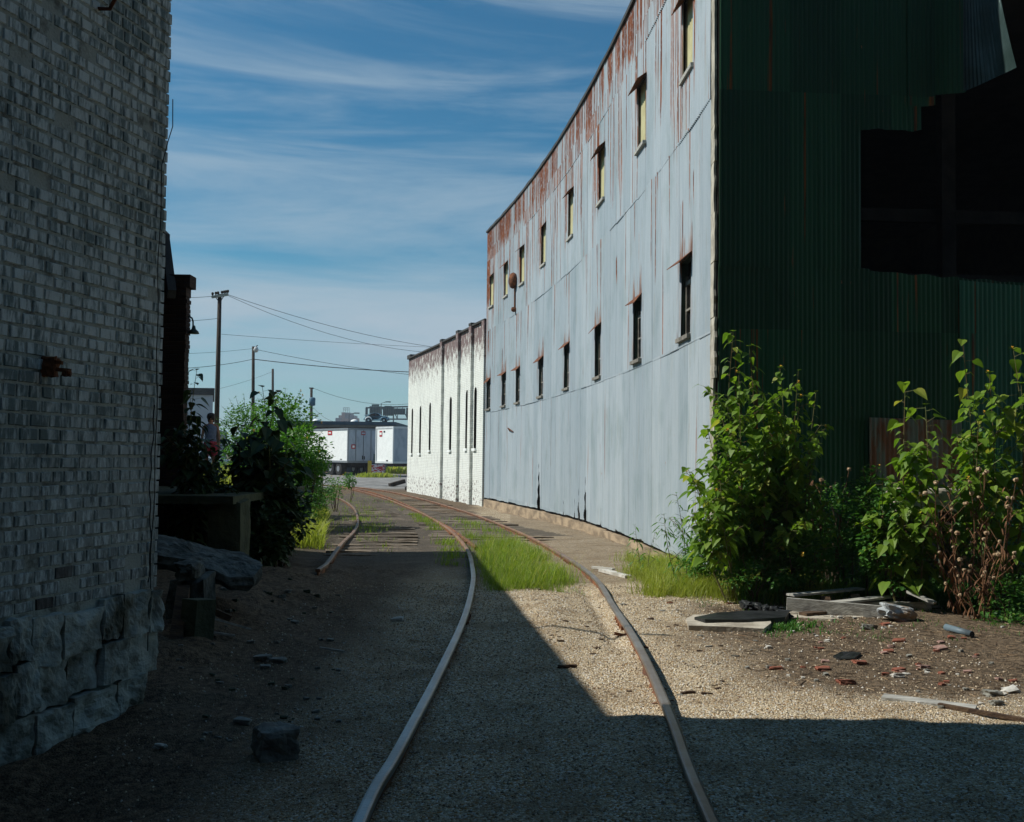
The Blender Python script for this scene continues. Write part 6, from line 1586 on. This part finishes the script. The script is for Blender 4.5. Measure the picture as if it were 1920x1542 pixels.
# ================================================================== PERSON
def person():
    fx,fy=393,893; Yp=28.; base=at(fx,fy,Yp); H=at(398,778,Yp).z-base.z
    root=empty('person',base,'person in grey sleeveless top and red shorts standing behind the dock weeds','person'); s=H/1.70
    J={}
    bm=bmesh.new(); sk=bm.verts.layers.skin.verify(); vl={}
    def v(n,x,y,z,r_,r2=None):
        q=bm.verts.new((x*s,y*s,z*s)); q[sk].radius=(r_*s,(r2 or r_)*s); vl[n]=q
    v('pel',0,0,.92,.15,.11); v('waist',0,0,1.06,.125,.09); v('chest',0,.01,1.26,.15,.10); v('neck0',0,.01,1.41,.07,.06); v('neck',0,0,1.47,.05,.05); v('jaw',0,-.015,1.53,.06,.07); v('head',0,-.005,1.62,.078,.092); v('crown',0,0,1.68,.05,.06)
    for sd,n in ((-1,'l'),(1,'r')):
        v(n+'sh',sd*.17,.01,1.38,.052); v(n+'el',sd*.225,.03,1.10,.036); v(n+'wr',sd*.235,-.02,.87,.024); v(n+'pm',sd*.235,-.03,.80,.030,.016)
        v(n+'hip',sd*.09,0,.86,.095); v(n+'kn',sd*.10,-.01,.49,.056); v(n+'cf',sd*.10,.02,.34,.052); v(n+'an',sd*.10,.02,.08,.034); v(n+'ft',sd*.11,-.10,.03,.034,.03)
        for k in range(4):
            x0=sd*.235+(k-1.5)*.017; l=(.065,.078,.073,.058)[k]
            v(n+'f%da'%k,x0,-.035,.77,.008); v(n+'f%db'%k,x0,-.045,.77-l*.55,.0075); v(n+'f%dc'%k,x0,-.06,.77-l,.006)
        v(n+'ta',sd*.215,-.055,.80,.009); v(n+'tb',sd*.208,-.075,.765,.008)
    E=[('pel','waist'),('waist','chest'),('chest','neck0'),('neck0','neck'),('neck','jaw'),('jaw','head'),('head','crown')]
    for n in 'lr':
        E+=[('neck0',n+'sh'),(n+'sh',n+'el'),(n+'el',n+'wr'),(n+'wr',n+'pm'),('pel',n+'hip'),(n+'hip',n+'kn'),(n+'kn',n+'cf'),(n+'cf',n+'an'),(n+'an',n+'ft'),(n+'pm',n+'ta'),(n+'ta',n+'tb')]
        for k in range(4): E+=[(n+'pm',n+'f%da'%k),(n+'f%da'%k,n+'f%db'%k),(n+'f%db'%k,n+'f%dc'%k)]
    for a,b in E: bm.edges.new((vl[a],vl[b]))
    vl['pel'][sk].use_root=True
    me=bpy.data.meshes.new('body'); bm.to_mesh(me); bm.free(); me.materials.append(M['skin'])
    o=link(bpy.data.objects.new('body',me),root); o.modifiers.new('skin','SKIN').use_smooth_shade=True; sb=o.modifiers.new('sub','SUBSURF'); sb.levels=sb.render_levels=2
    S=lambda L:[(a*s,b*s) for a,b in L]
    def ell(mb,rings,n=16):
        V=[];Fc=[]
        for (cx,cy,z,rx,ry) in rings:
            for k in range(n): t_=2*math.pi*k/n; V.append(((cx+rx*math.cos(t_))*s,(cy+ry*math.sin(t_))*s,z*s))
        for i in range(len(rings)-1):
            for k in range(n): Fc.append((i*n+k,i*n+(k+1)%n,(i+1)*n+(k+1)%n,(i+1)*n+k))
        mb.add(V,Fc)
    mb=MB(); ell(mb,[(0,0,.90,.175,.13),(0,0,1.0,.16,.12),(0,0,1.10,.145,.11),(0,.01,1.26,.175,.125),(0,.01,1.36,.175,.11),(0,.01,1.42,.10,.085),(0,.01,1.44,.075,.07)]); mb.build('sleeveless_top',M['shirt'],root,True)
    mb=MB(); ell(mb,[(0,0,1.0,.15,.115),(0,0,.9,.185,.14),(0,0,.80,.195,.145)])
    for sd in (-1,1): ell(mb,[(sd*.085,0,.84,.11,.13),(sd*.095,0,.70,.105,.12),(sd*.10,-.005,.56,.098,.10)])
    mb.build('shorts',M['shorts'],root,True)
    for sd in (-1,1):
        mb=MB(); mb.rock((sd*.105*s,-.05*s,.045*s),(.095*s,.27*s,.09*s),2,.6,None,5,.03); mb.build('shoe',M['shoe'],root,True)
    mb=MB(); mb.rock((0,.015*s,1.645*s),(.20*s,.235*s,.20*s),4,.2,None,7,.05); mb.rock((0,.06*s,1.56*s),(.17*s,.14*s,.16*s),6,.3,None,5,.06); mb.build('hair',M['hair'],root,True)
    mb=MB()
    for sd in (-1,1): mb.rock((sd*.03*s,-.088*s,1.61*s),(.018*s,.012*s,.010*s),1,.2,None,3,0)
    mb.build('eyes',M['hair'],root); mb=MB(); mb.rock((0,-.10*s,1.58*s),(.022*s,.03*s,.045*s),1,.3,None,3,.05); mb.rock((0,-.086*s,1.535*s),(.045*s,.014*s,.012*s),1,.3,None,3,0); mb.build('nose_and_mouth',M['skin'],root,True)
    root.rotation_euler=(0,0,R(12))
person()
p=at(386,905,26.5); mb=MB(); mb.rock((p.x,26.5,p.z-.02),(.32,.3,.42),4,.6,None,5,.1); thing(mb,'pale_stone',M['stone'],'pale boulder at the feet of the standing person','stone',None,False)
mb=MB(); a=at(404,836.5,52); b=at(441,836,52); mb.beam(a,b,.06,.06)
for x in (406,438): q=at(x,836,52); mb.beam(q,(q.x,52,gh0(q.x,52)),.06,.06)
thing(mb,'guard_rail',M['bluepipe'],'thin blue grey railing just right of the standing person','railing')
# ================================================================== HAZE
hz=MB(); hz.box((0,330,14.7),(1900,860,33.4)); # z -2 .. 31.4
hz.v=[(x,y,z) for x,y,z in hz.v]
hm=bpy.data.materials.new('haze_air'); hm.use_nodes=True; nt=hm.node_tree; nt.nodes.clear()
out=nt.nodes.new('ShaderNodeOutputMaterial'); pv=nt.nodes.new('ShaderNodeVolumePrincipled'); nt.links.new(pv.outputs[0],out.inputs['Volume'])
pv.inputs['Color'].default_value=(.80,.88,1,1); pv.inputs['Density'].default_value=HAZE=.0005; pv.inputs['Anisotropy'].default_value=0
USE_HAZE=True
if USE_HAZE: tag(hz.build('haze',hm),kind='stuff')
# ================================================================== LIGHT AND SKY
SUN_AZ=Vector((-1,.07,0)).normalized(); EL=R(45)
sd=Vector((SUN_AZ.x*math.cos(EL),SUN_AZ.y*math.cos(EL),math.sin(EL)))
ld=bpy.data.lights.new('sun','SUN'); ld.energy=5.; ld.angle=R(.5); ld.color=(1,.97,.90)
lo=link(bpy.data.objects.new('sun',ld)); lo.rotation_euler=sd.to_track_quat('Z','Y').to_euler()
w=bpy.data.worlds.new('World'); sc.world=w; w.use_nodes=True; nt=w.node_tree; bg=nt.nodes['Background']
sky=nt.nodes.new('ShaderNodeTexSky'); sky.sky_type='NISHITA'; sky.sun_disc=False; sky.sun_elevation=EL
sky.sun_rotation=math.atan2(sd.x,sd.y); sky.air_density=1.; sky.dust_density=.3; sky.ozone_density=1.2
def nn(t_,**k):
    n=nt.nodes.new(t_)
    for a,v in k.items(): setattr(n,a,v)
    return n
tc=nn('ShaderNodeTexCoord'); sp=nn('ShaderNodeSeparateXYZ'); nt.links.new(tc.outputs['Generated'],sp.inputs[0])
def cloud(scale,rot,loc,lo_,hi_,det=6.,rough=.55,dist=.3,ns=1.):
    mp=nn('ShaderNodeMapping'); mp.inputs['Rotation'].default_value=rot; mp.inputs['Scale'].default_value=scale; mp.inputs['Location'].default_value=loc
    nt.links.new(tc.outputs['Generated'],mp.inputs['Vector'])
    no=nn('ShaderNodeTexNoise'); no.inputs['Scale'].default_value=ns; no.inputs['Detail'].default_value=det; no.inputs['Roughness'].default_value=rough; no.inputs['Distortion'].default_value=dist
    nt.links.new(mp.outputs[0],no.inputs['Vector'])
    mr=nn('ShaderNodeMapRange'); mr.interpolation_type='SMOOTHSTEP'; nt.links.new(no.outputs['Fac'],mr.inputs[0]); mr.inputs[1].default_value=lo_; mr.inputs[2].default_value=hi_; return mr.outputs[0]
def mth(op,a,b):
    n=nn('ShaderNodeMath',operation=op)
    for i,x in enumerate((a,b)):
        if isinstance(x,(int,float)): n.inputs[i].default_value=x
        else: nt.links.new(x,n.inputs[i])
    return n.outputs[0]
def rng(v,a,b,c,d):
    n=nn('ShaderNodeMapRange'); n.interpolation_type='SMOOTHSTEP'; nt.links.new(v,n.inputs[0])
    for i,x in enumerate((a,b,c,d)): n.inputs[i+1].default_value=x
    return n.outputs[0]
z_=sp.outputs[2]
c1=cloud((1.6,1.6,13),(R(0),R(8),0),(0,0,2.),.42,.74,7.,.62,.5)
c2=cloud((3.5,3.5,30),(R(0),R(9),0),(3,0,5.),.48,.80,5.,.6,.3)
c3=cloud((1.0,1.0,6),(R(0),R(-3),0),(7,0,1.),.38,.64,6.,.55,.2)
bandw=mth('MULTIPLY',rng(z_,.05,.12,0,1),rng(z_,.13,.19,1,0))
m_=mth('ADD',mth('MULTIPLY',mth('MAXIMUM',c1,mth('MULTIPLY',c2,.6)),mth('MULTIPLY',rng(z_,.10,.25,.3,.72),rng(z_,.42,.62,1,.35))),mth('MULTIPLY',mth('MULTIPLY',c3,bandw),.95))
m_=mth('MINIMUM',mth('ADD',m_,rng(z_,-.02,.15,.72,0)),1.)
mx=nn('ShaderNodeMix',data_type='RGBA'); nt.links.new(m_,mx.inputs[0])
hs=nn('ShaderNodeHueSaturation'); hs.inputs['Saturation'].default_value=1.12; hs.inputs['Value'].default_value=1.; nt.links.new(sky.outputs[0],hs.inputs['Color'])
tn=nn('ShaderNodeMix',data_type='RGBA',blend_type='MULTIPLY'); tn.inputs[0].default_value=1; nt.links.new(hs.outputs[0],tn.inputs[6]); tn.inputs[7].default_value=(.60,1.36,1.50,1); nt.links.new(tn.outputs[2],mx.inputs[6]); CL=(7.0,9.0,10.6,1); mx.inputs[7].default_value=CL
nt.links.new(mx.outputs[2],bg.inputs['Color']); bg.inputs['Strength'].default_value=.056
sc.view_settings.view_transform='Standard'; sc.view_settings.look='None'; sc.view_settings.exposure=0; sc.view_settings.gamma=1
sc.cycles.max_bounces=6; sc.cycles.diffuse_bounces=3; sc.cycles.volume_bounces=0; sc.cycles.transparent_max_bounces=4
